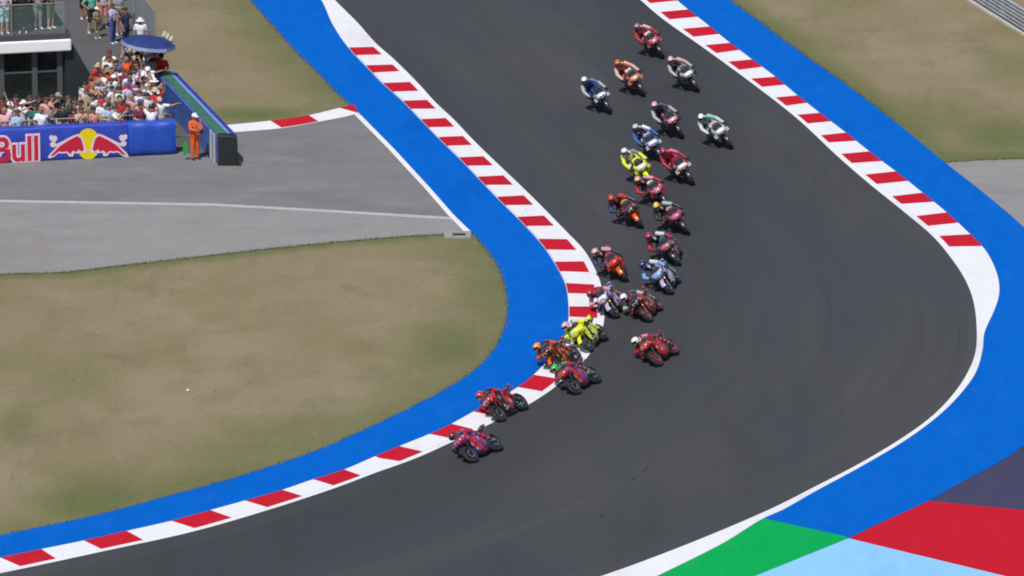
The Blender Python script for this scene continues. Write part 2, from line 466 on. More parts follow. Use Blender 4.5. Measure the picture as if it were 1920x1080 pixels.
# --- kerbs: white base line and raised red / white blocks
def arc(c):
    return np.concatenate([[0], np.cumsum(np.linalg.norm(np.diff(c, axis=0), axis=1))])
def at_arc(c, s, t):
    return np.array([np.interp(t, s, c[:, 0]), np.interp(t, s, c[:, 1])])
def nearest_s(c, s, p):
    p = np.array(p); d = np.diff(c, axis=0)
    t = np.clip(((p - c[:-1]) * d).sum(1) / np.maximum((d * d).sum(1), 1e-9), 0, 1)
    k = int(np.argmin(np.linalg.norm(c[:-1] + d * t[:, None] - p, axis=1)))
    return s[k] + t[k] * (s[k + 1] - s[k])
def kerb(outer, edge, reds, label_end, frac=0.80, base_z=0.020, rise=0.045):
    root = sheet('kerb', list(outer) + list(edge[::-1]), base_z, M_WHITE)
    so = arc(outer)
    iv = sorted((nearest_s(outer, so, P2(*a)), nearest_s(outer, so, P2(*b))) for a, b in reds)
    segs = []
    for k, (a, b) in enumerate(iv):
        segs.append((a, b, M_RED))
        if k + 1 < len(iv):
            segs.append((b, iv[k + 1][0], M_KW))
    segs += label_end(so, iv) if label_end else []
    for a, b, m in segs:
        n = 3
        top, bot = [], []
        mb = MB()
        vs = []
        g = 0.008
        for k in range(n + 1):
            t = a + g + (b - a - 2 * g) * k / n
            o = at_arc(outer, so, t)
            e = edge[int(np.argmin(np.linalg.norm(edge - o, axis=1)))]
            q = o + (e - o) * frac
            o2 = o + (q - o) * 0.02
            jit = rnd.uniform(-0.002, 0.002)
            vs += [(o2[0], o2[1], base_z + rise + jit), (q[0], q[1], base_z + 0.010 + jit), (o2[0], o2[1], 0.0), (q[0], q[1], 0.0)]
        fs = []
        for k in range(n):
            i, j = 4 * k, 4 * k + 4
            fs += [(i, i + 1, j + 1, j), (i + 2, i, j, j + 2), (i + 1, i + 3, j + 3, j + 1)]
        fs += [(0, 2, 3, 1), (4 * n, 4 * n + 1, 4 * n + 3, 4 * n + 2)]
        me = mesh_from('kerb_block', vs, fs)
        bm = bmesh.new(); bm.from_mesh(me); bmesh.ops.recalc_face_normals(bm, faces=bm.faces); bm.to_mesh(me); bm.free()
        me_obj('kerb_block', me, m, root)
    return root
z3 = lambda x, y: (560 + x / 3.6, y / 3.6)
z4 = lambda x, y: (1200 + x / 2.667, y / 2.667)
z5 = lambda x, y: (1600 + x / 3.084, 350 + y / 3.084)
z8 = lambda x, y: (400 + x / 3.177, 180 + y / 3.177)
red_in = [(z3(*a), z3(*b)) for a, b in [((350, 330), (405, 382)), ((465, 450), (515, 500)), ((580, 570), (640, 630)), ((715, 690), (765, 745)), ((830, 815), (880, 870)), ((955, 935), (1005, 995))]]
red_in += [(z8(*a), z8(*b)) for a, b in [((1465, 375), (1515, 425)), ((1580, 490), (1625, 540)), ((1695, 610), (1745, 660)), ((1815, 730), (1865, 785))]]
red_in += [((1010, 451), (1026, 471)), ((1040, 494), (1050, 512)), ((1060, 534), (1064, 553)), ((1066, 578), (1066, 597)), ((1059, 627), (1054, 641)), ((1033, 670), (1020, 686)),
           ((1000, 706), (970, 729)), ((925, 756), (887, 775)), ((846, 798), (805, 817)), ((748, 840), (703, 859)), ((645, 884), (587, 902)), ((529, 922), (459, 942)),
           ((394, 960), (321, 980)), ((237, 999), (157, 1017)), ((77, 1033), (0, 1049)), ((-90, 1068), (-170, 1083))]
kerb(KERB_IN, TRACK_IN, red_in, None)
ro_s = [(140, -18), (235, 55), (345, 140), (445, 222), (560, 305), (672, 392), (785, 485), (900, 572), (1025, 672), (1150, 765), (1280, 865), (1415, 972)]
ro_e = [(180, 10), (280, 92), (385, 178), (490, 258), (605, 342), (718, 432), (835, 522), (950, 615), (1070, 713), (1190, 815), (1320, 915), (1460, 1018)]
red_out = [(z4(*a), z4(*b)) for a, b in zip(ro_s, ro_e)] + [(z5(545, 158), z5(615, 218)), (z5(680, 285), z5(742, 347))]
red_out += [((1226, -38), (1243, -23)), ((1185, -76), (1203, -60))]
kerb(KERB_OUT, TRACK_OUT, red_out, None, frac=0.83)
# short kerb where the service road meets the grass
SK_U = cat([(380, 240), (428, 237), (507, 229), (579, 219), (636, 205), (664, 198)])
SK_L = cat([(395, 252), (447, 248), (529, 241), (598, 229), (650, 219), (672, 213)])
kerb(SK_U, SK_L, [((507, 229), (579, 219)), ((636, 205), (662, 198)), ((396, 239), (400, 238.8))], None, frac=0.93, base_z=0.016, rise=0.05)

# --- grass tufts on the verges
def inside(poly, X, Y):
    poly = np.array(poly)
    r = np.zeros(X.shape, bool)
    j = len(poly) - 1
    for i in range(len(poly)):
        xi, yi, xj, yj = *poly[i], *poly[j]
        if yi != yj:
            r ^= ((yi > Y) != (yj > Y)) & (X < (xj - xi) * (Y - yi) / (yj - yi) + xi)
        j = i
    return r
NR = np.random.default_rng(3)
def tufts():
    N = 150000
    X, Y = NR.uniform(-21, 21, N), NR.uniform(176, 268, N)
    bad = inside(list(BLUE_IN) + list(BLUE_OUT[::-1])[0:0] + list(TRACK_IN[::-1]), X, Y)
    bad |= inside(list(TRACK_IN) + list(TRACK_OUT[::-1]), X, Y)
    bad |= inside(list(TRACK_OUT) + L2((-250, 1700), (3000, 1700), (2600, 520), (2040, 600)) + list(BLUE_OUT[:int(len(BLUE_OUT) * .55)][::-1]), X, Y)
    bad |= inside(ROADPOLY, X, Y) | inside(PAVE, X, Y) | inside(L2((1774, 303), (2600, 296), (2600, 620), (1990, 500), (1919, 426)), X, Y)
    bad |= (dist_to(SK_L, X, Y) < 0.9)
    X, Y = X[~bad], Y[~bad]
    cl = np.sin(X * 1.7 + np.sin(Y * 0.9)) * np.sin(Y * 1.1 + X * 0.4)
    keep = NR.uniform(0, 1, len(X)) < 0.45 + 0.4 * cl
    X, Y = X[keep], Y[keep]
    n = len(X)
    vs = np.zeros((n, 6, 3)); 
    for b in range(2):
        a = NR.uniform(0, 6.28, n); h = NR.uniform(0.01, 0.035, n); w = NR.uniform(0.006, 0.016, n)
        lx, ly = NR.normal(0, 0.03, n), NR.normal(0, 0.03, n)
        vs[:, 3 * b, 0], vs[:, 3 * b, 1] = X - np.cos(a) * w, Y - np.sin(a) * w
        vs[:, 3 * b + 1, 0], vs[:, 3 * b + 1, 1] = X + np.cos(a) * w, Y + np.sin(a) * w
        vs[:, 3 * b + 2, 0], vs[:, 3 * b + 2, 1], vs[:, 3 * b + 2, 2] = X + lx, Y + ly, h
    me = bpy.data.meshes.new('grass')
    me.vertices.add(n * 6); me.vertices.foreach_set('co', vs.ravel())
    me.loops.add(n * 6); me.loops.foreach_set('vertex_index', np.arange(n * 6))
    me.polygons.add(n * 2); me.polygons.foreach_set('loop_start', np.arange(0, n * 6, 3)); me.polygons.foreach_set('loop_total', np.full(n * 2, 3))
    me.update()
    g = me.attributes.new('green', 'FLOAT', 'POINT')
    g.data.foreach_set('value', np.repeat(green_at(X, Y), 6))
    o = me_obj('grass', me, M_GRASS)
    tag(o, 'short dry grass growing over the verges beside the track', 'grass', kind='stuff')
tufts()

def ragged_edges():
    vs = []
    for c, n in ((BLUE_IN, 4200), (BLUE_OUT[:int(len(BLUE_OUT) * 0.52)], 3000), (GREY_LOW, 2200), (ROAD_R, 700)):
        r = resample(c, n)
        d = np.gradient(r, axis=0); d /= np.linalg.norm(d, axis=1)[:, None] + 1e-9
        nn = np.stack([-d[:, 1], d[:, 0]], 1)
        p = r + nn * NR.normal(0, 0.05, n)[:, None]
        for x, y in p:
            vs.append((x, y))
    p = np.array(vs)
    keep = ~inside(L2((650, 190), (672, 205), (900, 425), (880, 445)), p[:, 0], p[:, 1])
    p = p[keep]; n = len(p)
    V = np.zeros((n, 3, 3))
    a = NR.uniform(0, 6.28, n); h = NR.uniform(0.03, 0.08, n); w = NR.uniform(0.008, 0.025, n)
    V[:, 0, 0], V[:, 0, 1] = p[:, 0] - np.cos(a) * w, p[:, 1] - np.sin(a) * w
    V[:, 1, 0], V[:, 1, 1] = p[:, 0] + np.cos(a) * w, p[:, 1] + np.sin(a) * w
    V[:, 2, 0], V[:, 2, 1], V[:, 2, 2] = p[:, 0] + NR.normal(0, 0.05, n), p[:, 1] + NR.normal(0, 0.05, n), h
    V[:, :2, 2] = 0.01
    me = mesh_from('verge_grass', V.reshape(-1, 3).tolist(), [(3 * k, 3 * k + 1, 3 * k + 2) for k in range(n)])
    g = me.attributes.new('green', 'FLOAT', 'POINT'); g.data.foreach_set('value', np.full(n * 3, 0.7))
    tag(me_obj('verge_grass', me, M_GRASS), 'ragged green grass fringe along the painted run-off and road edges', 'grass', kind='stuff')
ragged_edges()
sheet('road_patch', L2((-300, 420), (78, 432), (96, 470), (70, 513), (0, 514.5), (-300, 534)), 0.012, surf('brown_patch', (0.245, 0.236, 0.218), [((0.28, 0.27, 0.25), (0.8, 0.8, 1), 0.45, 0.65, 0.8, 33)], 0.9, (50, 0.4), 0.3))

for k, (a, b, w) in enumerate([((1122, 975), (1136, 962), 0.05), ((1204, 886), (1216, 876), 0.05), ((1180, 905), (1196, 893), 0.035)]):
    p, q = P(*a), P(*b); d = (q - p).normalized(); nn = Vector((-d.y, d.x, 0)) * w
    m_ = (p + q) / 2
    sheet('tyre_mark', [p[:2], (m_ - nn)[:2], q[:2], (m_ + nn)[:2]], 0.016, mat('rubber_mark', (0.025, 0.026, 0.029), 0.9))

# --- drain slab at the end of the white road line, paper scrap on the infield
def drain():
    o = P(858, 442)
    r = empty('drain', o)
    r.scale = (0.88, 0.8, 1)
    M = mat('pale_concrete', (0.29, 0.285, 0.26), 0.9, var=0.15, scale=6)
    b = MB()
    W, H = 1.05, 0.06
    # frame of four sides around the slot
    b.box((0, -0.40, H / 2), (W, 0.32, H)); b.box((0, 0.40, H / 2), (W, 0.32, H))
    b.box((-0.36, 0, H / 2), (0.33, 0.478, H)); b.box((0.42, 0, H / 2), (0.21, 0.478, H))
    b.build('slab', M, r)
    MB().box((0.06, 0, 0.012), (0.50, 0.47, 0.012)).build('slot', mat('drain_dark', (0.01, 0.01, 0.012), 0.9), r)
    g = MB()
    for k in range(5): g.box((-0.13 + 0.095 * k, 0, 0.045), (0.012, 0.47, 0.014))
    g.build('grate', mat('drain_iron', (0.04, 0.04, 0.04), 0.6, 0.6), r)
    tag(r, 'pale concrete drain slab with dark slot at the end of the white road line', 'drain')
drain()
def scrap():
    o = P(353, 733)
    vs = [(-0.10, -0.12, 0.01), (0.06, -0.16, 0.05), (0.10, 0.10, 0.02), (-0.02, 0.20, 0.09), (-0.12, 0.08, 0.04), (0.0, 0.0, 0.07)]
    fs = [(0, 1, 5), (1, 2, 5), (2, 3, 5), (3, 4, 5), (4, 0, 5)]
    q = me_obj('paper_scrap', mesh_from('paper_scrap', vs, fs), mat('scrap_paper', (0.62, 0.60, 0.42), 0.8))
    q.location = o; q.scale = (0.55, 0.55, 0.6)
    tag(q, 'crumpled pale paper scrap lying on the dry grass infield', 'litter')
scrap()

# ================================================================== bodies: capsules -> one continuous skin -> clothing shells
def capsule(bm_v, bm_f, a, b, ra, rb, n=12):
    a, b = Vector(a), Vector(b)
    d = b - a
    L = d.length
    d = d.normalized() if L > 1e-6 else Vector((0, 0, 1))
    u = d.orthogonal().normalized(); w = d.cross(u)
    rows = []
    for k in range(4):
        t = -math.pi / 2 + math.pi / 2 * k / 3.0
        rows.append((a + d * (math.sin(t) * ra), max(math.cos(t) * ra, 1e-3)))
    for k in range(4):
        t = math.pi / 2 * k / 3.0
        rows.append((b + d * (math.sin(t) * rb), max(math.cos(t) * rb, 1e-3)))
    o = len(bm_v)
    for c, r in rows:
        for j in range(n):
            q = 2 * math.pi * j / n
            bm_v.append(c + (u * math.cos(q) + w * math.sin(q)) * r)
    for k in range(len(rows) - 1):
        for j in range(n):
            j2 = (j + 1) % n
            bm_f.append((o + k * n + j, o + k * n + j2, o + (k + 1) * n + j2, o + (k + 1) * n + j))
    bm_f.append(tuple(o + j for j in reversed(range(n))))
    bm_f.append(tuple(o + (len(rows) - 1) * n + j for j in range(n)))

def continuous_body(name, caps, voxel=0.024, smooth=3):
    """caps: (tag, a, b, ra, rb). Returns verts, faces, normals and the tag of each face of the fused skin."""
    v, f = [], []
    for c in caps: capsule(v, f, c[1], c[2], c[3], c[4])
    me = mesh_from(name + '_raw', v, f)
    o = bpy.data.objects.new(name + '_raw', me); COL.objects.link(o)
    m = o.modifiers.new('fuse', 'REMESH'); m.mode = 'VOXEL'; m.voxel_size = voxel
    s = o.modifiers.new('soft', 'SMOOTH'); s.factor = 0.5; s.iterations = smooth
    dg = bpy.context.evaluated_depsgraph_get()
    em = bpy.data.meshes.new_from_object(o.evaluated_get(dg))
    V = np.zeros(len(em.vertices) * 3); em.vertices.foreach_get('co', V); V = V.reshape(-1, 3)
    N = np.zeros(len(em.vertices) * 3); em.vertices.foreach_get('normal', N); N = N.reshape(-1, 3)
    F = [tuple(p.vertices) for p in em.polygons]
    C = np.array([V[list(p)].mean(0) for p in F])
    best = np.full(len(C), 1e9); tg = np.zeros(len(C), int)
    for k, c in enumerate(caps):
        a, b = np.array(c[1]), np.array(c[2])
        d = b - a; L = max(d @ d, 1e-9)
        t = np.clip(((C - a) @ d) / L, 0, 1)
        dist = np.linalg.norm(C - (a + t[:, None] * d), axis=1) - (c[3] + (c[4] - c[3]) * t)
        w = dist < best
        best[w] = dist[w]; tg[w] = k
    tags = [caps[k][0] for k in tg]
    bpy.data.objects.remove(o); bpy.data.meshes.remove(me); bpy.data.meshes.remove(em)
    return V, F, N, tags
def shell(name, body, want, off):
    V, F, N, tags = body
    fs = [f for f, t in zip(F, tags) if t in want]
    ids = sorted({i for f in fs for i in f})
    mp = {i: k for k, i in enumerate(ids)}
    vv = [tuple(V[i] + N[i] * off) for i in ids]
    return mesh_from(name, vv, [tuple(mp[i] for i in f) for f in fs], True)
def fingers(mb, wrist, palm_dir, side, spread_axis, curl, i=0, s=1.0):
    """five separate bent fingers on the end of a palm"""
    d = Vector(palm_dir).normalized(); sp = (Vector(spread_axis) - d * d.dot(Vector(spread_axis))).normalized(); nrm = d.cross(sp) * side
    base = Vector(wrist) + d * 0.075 * s
    for k, ln in enumerate((0.065, 0.075, 0.07, 0.055)):
        p0 = base + sp * (0.030 - 0.020 * k) * s
        p1 = p0 + (d * math.cos(curl * .5) + nrm * math.sin(curl * .5)) * ln * 0.55 * s
        p2 = p1 + (d * math.cos(curl * 1.4) + nrm * math.sin(curl * 1.4)) * ln * 0.5 * s
        mb.tube([p0 - d * 0.02, p0, p1, p2], [0.009 * s, 0.009 * s, 0.0085 * s, 0.006 * s], 5, i)
    t0 = Vector(wrist) + d * 0.03 * s + sp * 0.03 * s
    t1 = t0 + (sp * 0.7 + d * 0.6).normalized() * 0.035 * s
    mb.tube([t0, t1, t1 + (d * 0.8 + nrm * 0.5).normalized() * 0.03 * s], [0.011 * s, 0.010 * s, 0.007 * s], 5, i)

# ================================================================== motorcycles
BLK = mat('tyre_rubber', (0.022, 0.022, 0.024), 0.75)
CARB = mat('carbon_black', (0.018, 0.018, 0.02), 0.35, coat=0.4)
ALU = mat('raw_aluminium', (0.45, 0.45, 0.46), 0.35, 0.9)
GOLD = mat('gold_fork', (0.55, 0.36, 0.10), 0.3, 0.9)
TI = mat('titanium_pipe', (0.38, 0.34, 0.30), 0.35, 0.9)
SCREEN = mat('smoked_screen', (0.02, 0.022, 0.028), 0.08, coat=1.0, alpha=0.92)
SEATM = mat('seat_foam', (0.025, 0.025, 0.027), 0.85)
COLS = dict(red=(0.48, 0.010, 0.016), crimson=(0.40, 0.012, 0.045), orange=(0.75, 0.10, 0.008), hotred=(0.62, 0.03, 0.02), white=(0.78, 0.78, 0.80),
            black=(0.02, 0.02, 0.024), navy=(0.018, 0.030, 0.115), blue=(0.03, 0.12, 0.42), sky=(0.22, 0.42, 0.74), lilac=(0.50, 0.44, 0.70), pink=(0.62, 0.12, 0.24),
            palepink=(0.72, 0.38, 0.42), magenta=(0.42, 0.015, 0.10), purple=(0.11, 0.05, 0.25), yellow=(0.86, 0.95, 0.010), teal=(0.06, 0.34, 0.28), mint=(0.30, 0.62, 0.52),
            green=(0.05, 0.42, 0.10), grey=(0.22, 0.22, 0.24), silver=(0.5, 0.5, 0.52), darkgreen=(0.02, 0.07, 0.04), cream=(0.68, 0.60, 0.48), peach=(0.72, 0.36, 0.22),
            gold=(0.70, 0.50, 0.06), maroon=(0.16, 0.012, 0.03), ochre=(0.75, 0.32, 0.03))
def paintm(c): return mat('bike_' + c, tuple(0.9 * k for k in COLS[c]), 0.32, coat=0.55)
def leather(c): return mat('leather_' + c, tuple(0.78 * k for k in COLS[c]), 0.55, coat=0.1, var=0.25, scale=14)
def torus(mb, R0, r, w, n=28, m=8, i=0):
    vs, fs = [], []
    for a in range(n):
        t = 2 * math.pi * a / n
        for b in range(m):
            q = 2 * math.pi * b / m
            rr = R0 + r * math.cos(q)
            vs.append((w * math.sin(q), rr * math.cos(t), rr * math.sin(t)))
    for a in range(n):
        for b in range(m):
            a2, b2 = (a + 1) % n, (b + 1) % m
            fs.append((a * m + b, a * m + b2, a2 * m + b2, a2 * m + b))
    mb.add(vs, fs, i)
def wheel_meshes(rad, w):
    t = MB(); torus(t, rad - 0.055, 0.055, w)
    r = MB(); torus(r, rad - 0.105, 0.022, w * 0.8, 24, 6, 0)
    r.tube([(-0.07, 0, 0), (0.07, 0, 0)], 0.035, 10, 0)
    for k in range(6):
        a = 2 * math.pi * k / 6
        d = Vector((0, math.cos(a), math.sin(a)))
        r.tube([d * 0.03, d * (rad - 0.11)], 0.012, 5, 0)
    for sx in (-1, 1):
        vs = []
        n = 20
        for rr in (0.09, 0.155):
            for dx in (-0.003, 0.003):
                for k in range(n):
                    a = 2 * math.pi * k / n
                    vs.append((sx * (w * .5 + 0.03) + dx, rr * math.cos(a), rr * math.sin(a)))
        fs = []
        for k in range(n):
            k2 = (k + 1) % n
            fs += [(k, k2, 2 * n + k2, 2 * n + k), (n + k, 3 * n + k, 3 * n + k2, n + k2), (2 * n + k, 2 * n + k2, 3 * n + k2, 3 * n + k)]
        r.add(vs, fs, 1)
    return t.mesh('wheel', True), r.mesh('rim', True)
BM = {}
def bike_meshes():
    BM['fw'], BM['fr'] = wheel_meshes(0.31, 0.058)
    BM['rw'], BM['rr'] = wheel_meshes(0.325, 0.095)
    rr = random.Random(5)
    for var in range(4):
        def fn(k, a, var=var):
            if k <= 3: return 2
            low = 225 < a < 315
            if low: return 4 if rr.random() < 0.7 else 1
            if k >= 19: return 4 if rr.random() < 0.6 else 1
            side = a < 60 or 120 < a < 230 or a > 310
            if side and rr.random() < 0.24: return rr.choice([2, 3, 4, 4])
            band = int(k * 14 + (a if a < 180 else 360 - a) * (1.0 + 0.3 * var)) // 46 % 4
            if not side: return 0 if rr.random() < 0.85 else 3
            return [(0, 0, 1, 4), (0, 1, 0, 2), (0, 2, 0, 1), (1, 0, 3, 0)][var][band]
        b = MB()
        RG = [(0.87, 0.80, 0.035, 0.035), (0.83, 0.805, 0.13, 0.085), (0.76, 0.81, 0.195, 0.125), (0.67, 0.80, 0.240, 0.155), (0.56, 0.785, 0.268, 0.185), (0.46, 0.76, 0.278, 0.22),
                (0.385, 0.64, 0.262, 0.36), (0.28, 0.575, 0.268, 0.40), (0.14, 0.53, 0.262, 0.39), (0.0, 0.49, 0.25, 0.36), (-0.14, 0.45, 0.225, 0.30), (-0.28, 0.40, 0.18, 0.22),
                (-0.38, 0.37, 0.10, 0.13)]
        fine = []
        for q0, q1 in zip(RG[:-1], RG[1:]):
            fine += [q0, tuple((c0 + c1) / 2 for c0, c1 in zip(q0, q1))]
        b.loft(fine + [RG[-1]], 28, 2.6, fn, keel=0.55)
        BM['fairing%d' % var] = b.mesh('fairing', True)
    BM['tank'] = MB().loft([(0.36, 0.86, 0.07, 0.05), (0.28, 0.92, 0.15, 0.11), (0.12, 0.94, 0.19, 0.13), (-0.05, 0.90, 0.18, 0.12), (-0.18, 0.85, 0.12, 0.07)], 14, 2.4, lambda k, a: 1 if 60 < a < 120 else 0).mesh('tank', True)
    BM['seat'] = MB().loft([(-0.12, 0.825, 0.10, 0.035), (-0.25, 0.825, 0.15, 0.04), (-0.42, 0.84, 0.16, 0.04), (-0.52, 0.87, 0.13, 0.05)], 12, 3).mesh('seat', True)
    BM['tail'] = MB().loft([(-0.36, 0.80, 0.13, 0.05), (-0.52, 0.86, 0.15, 0.075), (-0.68, 0.92, 0.13, 0.075), (-0.84, 0.96, 0.08, 0.05), (-0.95, 0.985, 0.03, 0.02)], 14, 2.4, lambda k, a: 1 if a > 180 or k == 1 else 0).mesh('tail_unit', True)
    vs, fs = [], []
    nn = 9
    for k, (y, zc, w, h) in enumerate([(0.74, 0.90, 0.12, 0.05), (0.64, 0.93, 0.17, 0.11), (0.52, 0.94, 0.18, 0.14), (0.41, 0.94, 0.175, 0.165)]):
        for j in range(nn):
            t = math.pi * j / (nn - 1)
            vs.append((w * math.cos(t), y, zc + h * math.sin(t)))
    for k in range(3):
        for j in range(nn - 1): fs.append((k * nn + j, k * nn + j + 1, (k + 1) * nn + j + 1, (k + 1) * nn + j))
    BM['screen'] = MB().add(vs, fs).mesh('windscreen', True)
    for sx, nm in ((-1, 'wl'), (1, 'wr')):
        b = MB()
        b.tube([(sx * 0.17, 0.72, 0.80), (sx * 0.30, 0.68, 0.76), (sx * 0.31, 0.66, 0.66), (sx * 0.22, 0.62, 0.63)], [0.022, 0.022, 0.018, 0.015], 6)
        b.box((sx * 0.25, 0.68, 0.70), (0.12, 0.16, 0.014))
        BM[nm] = b.mesh('winglet', True)
        f = MB().tube([(sx * 0.095, 0.70, 0.31), (sx * 0.095, 0.60, 0.56)], 0.024, 8, 0).tube([(sx * 0.095, 0.60, 0.56), (sx * 0.095, 0.47, 0.88)], 0.030, 8, 1)
        BM['f' + nm] = f.mesh('fork_leg', True)
        h = MB().tube([(sx * 0.09, 0.46, 0.84), (sx * 0.22, 0.43, 0.83), (sx * 0.38, 0.36, 0.80)], [0.015, 0.015, 0.017], 8)
        h.tube([(sx * 0.24, 0.45, 0.82), (sx * 0.30, 0.50, 0.80), (sx * 0.38, 0.47, 0.79)], 0.007, 5)
        BM['h' + nm] = h.mesh('handlebar', True)
        pg = MB().tube([(sx * 0.13, -0.34, 0.42), (sx * 0.27, -0.34, 0.43)], 0.014, 6).tube([(sx * 0.14, -0.38, 0.34), (sx * 0.14, -0.32, 0.46), (sx * 0.14, -0.22, 0.50)], 0.012, 5)
        BM['p' + nm] = pg.mesh('footrest', True)
    b = MB()
    n = 9
    vs, fs = [], []
    for k in range(n):
        a = R(20 + 120 * k / (n - 1))
        for x in (-0.075, -0.05, 0.05, 0.075):
            q = 0.335 if abs(x) < 0.06 else 0.315
            vs.append((x, 0.70 + q * math.cos(a), 0.31 + q * math.sin(a)))
    for k in range(n - 1):
        for j in range(3): fs.append((k * 4 + j, k * 4 + j + 1, k * 4 + 5 + j, k * 4 + 4 + j))
    BM['fender'] = b.add(vs, fs).mesh('front_fender', True)
    b = MB()
    for sx in (-1, 1):
        b.tube([(sx * 0.10, -0.22, 0.42), (sx * 0.135, -0.45, 0.40), (sx * 0.135, -0.72, 0.33)], [0.05, 0.04, 0.03], 8)
    b.box((0, -0.34, 0.42), (0.20, 0.10, 0.12))
    BM['swing'] = b.mesh('swingarm', True)
    BM['engine'] = MB().loft([(0.20, 0.42, 0.17, 0.16), (0.02, 0.46, 0.22, 0.20), (-0.20, 0.48, 0.20, 0.20), (-0.36, 0.52, 0.14, 0.14)], 10, 4).mesh('engine', True)
    b = MB().tube([(0.10, -0.10, 0.25), (0.17, -0.30, 0.27), (0.20, -0.52, 0.36), (0.21, -0.66, 0.42)], [0.035, 0.04, 0.048, 0.045], 10)
    BM['tailpipe'] = MB().tube([(-0.05, -0.45, 0.70), (-0.07, -0.70, 0.80), (-0.07, -0.88, 0.85)], [0.035, 0.04, 0.038], 10).mesh('tail_pipe', True)
    BM['exhaust'] = b.mesh('exhaust', True)
    p = MB().box((0, 0, 0), (0.17, 0.012, 0.11), 0, Matrix.Rotation(R(-35), 3, 'X'))
    BM['plate'] = p.mesh('number_panel')
bike_meshes()

def motorcycle(loc, rot, lv, label, var):
    r = empty('motorcycle', loc, rot)
    A, B, C, D = (paintm(c) for c in lv[:4])
    me_obj('fairing', BM['fairing%d' % var], [A, B, C, D, CARB], r)
    me_obj('fuel_tank', BM['tank'], [A, D], r)
    me_obj('seat', BM['seat'], SEATM, r)
    me_obj('tail_unit', BM['tail'], [A, CARB if var in (1, 2) else B], r)
    me_obj('windscreen', BM['screen'], SCREEN, r)
    for nm in ('wl', 'wr'):
        me_obj('winglet', BM[nm], B if var % 2 else C, r)
        me_obj('fork_leg', BM['f' + nm], [CARB, GOLD], r)
        me_obj('handlebar', BM['h' + nm], CARB, r)
        me_obj('footrest', BM['p' + nm], ALU, r)
    me_obj('front_fender', BM['fender'], A if lv[0] in ('yellow', 'lilac', 'orange') else CARB, r)
    me_obj('swingarm', BM['swing'], ALU if var % 2 else CARB, r)
    me_obj('engine', BM['engine'], CARB, r)
    me_obj('exhaust', BM['exhaust'], TI, r)
    me_obj('tail_pipe', BM['tailpipe'], TI, r)
    pl = me_obj('number_panel', BM['plate'], D, r); pl.location = (0, 0.858, 0.80); pl.rotation_euler = (R(10), 0, 0)
    for k, (w, q, y, z) in enumerate((('fw', 'fr', 0.70, 0.31), ('rw', 'rr', -0.70, 0.325))):
        o = me_obj('wheel', BM[w], BLK, r); o.location = (0, y, z); o['label'] = ('front' if k == 0 else 'rear') + ' wheel with slick black tyre'
        me_obj('rim', BM[q], [CARB if var != 2 else mat('red_rim', COLS['red'], 0.4), ALU], o)
    tag(r, label, 'motorcycle', 'racing motorcycles in the corner')
    return r

# rider poses in the motorcycle's own frame: x right (inside of the bend), y forward, z up
def rider_caps(p):
    V = Vector
    pel, ch, nk, hd = (V(q) for q in (p['pel'], p['ch'], p['nk'], p['hd']))
    up = (nk - pel).normalized()
    fw = V((0, 1, 0)); lat = V(p['lat']).normalized()
    sr, sl = nk + lat * 0.185 - up * 0.04, nk - lat * 0.185 - up * 0.04
    hr, hl = pel + V((0.10, 0.02, -0.02)), pel + V((-0.10, 0.02, -0.02))
    c = [('torso', pel, ch, 0.155, 0.180), ('torso', ch, nk - up * 0.06, 0.180, 0.15), ('hump', nk - up * 0.08 - fw * 0.07, ch - fw * 0.10, 0.075, 0.06),
         ('torso', sr, sl, 0.085, 0.085), ('neck', nk - up * 0.05, nk + (hd - nk) * 0.5, 0.065, 0.06),
         ('hip', hr, hl, 0.125, 0.125)]
    for s, sh, hp in (('r', sr, hr), ('l', sl, hl)):
        e, h = V(p['el' + s]), V(p['ha' + s])
        k, a = V(p['kn' + s]), V(p['an' + s])
        c += [('uarm', sh, e, 0.085, 0.066), ('farm', e, h + (e - h) * 0.16, 0.067, 0.052), ('glove', h + (e - h) * 0.16, h, 0.055, 0.046),
              ('thigh', hp, k, 0.115, 0.082), ('shin', k, a, 0.078, 0.058), ('boot', a, a + (a - k).normalized() * 0.02, 0.056, 0.056), ('boot', a + V((0, -0.03, -0.03)), a + V((0.02, 0.17, -0.05)), 0.050, 0.038)]
    return c
POSES = {
    'sit': dict(pel=(0.06, -0.32, 0.93), ch=(0.12, -0.17, 1.15), nk=(0.17, 0.0, 1.33), hd=(0.21, 0.10, 1.45), lat=(1, -0.05, -0.12),
                elr=(0.44, 0.12, 1.07), har=(0.35, 0.385, 0.82), ell=(-0.22, 0.17, 1.12), hal=(-0.35, 0.385, 0.82),
                knr=(0.36, 0.02, 0.78), anr=(0.22, -0.36, 0.47), knl=(-0.25, 0.06, 0.74), anl=(-0.22, -0.36, 0.47)),
    'mid': dict(pel=(0.13, -0.34, 0.91), ch=(0.20, -0.14, 1.08), nk=(0.27, 0.04, 1.24), hd=(0.31, 0.15, 1.35), lat=(1, -0.05, -0.22),
                elr=(0.57, 0.16, 0.98), har=(0.35, 0.385, 0.82), ell=(-0.18, 0.20, 1.08), hal=(-0.35, 0.385, 0.82),
                knr=(0.46, 0.04, 0.68), anr=(0.22, -0.36, 0.47), knl=(-0.24, 0.08, 0.76), anl=(-0.22, -0.36, 0.47)),
    'hang': dict(pel=(0.20, -0.36, 0.89), ch=(0.25, -0.12, 1.00), nk=(0.31, 0.10, 1.11), hd=(0.35, 0.25, 1.19), lat=(1, -0.05, -0.30),
                 elr=(0.60, 0.24, 0.88), har=(0.35, 0.385, 0.82), ell=(-0.14, 0.22, 1.02), hal=(-0.35, 0.385, 0.82),
                 knr=(0.53, 0.06, 0.60), anr=(0.22, -0.36, 0.47), knl=(-0.22, 0.08, 0.78), anl=(-0.22, -0.36, 0.47))}
RM = {}
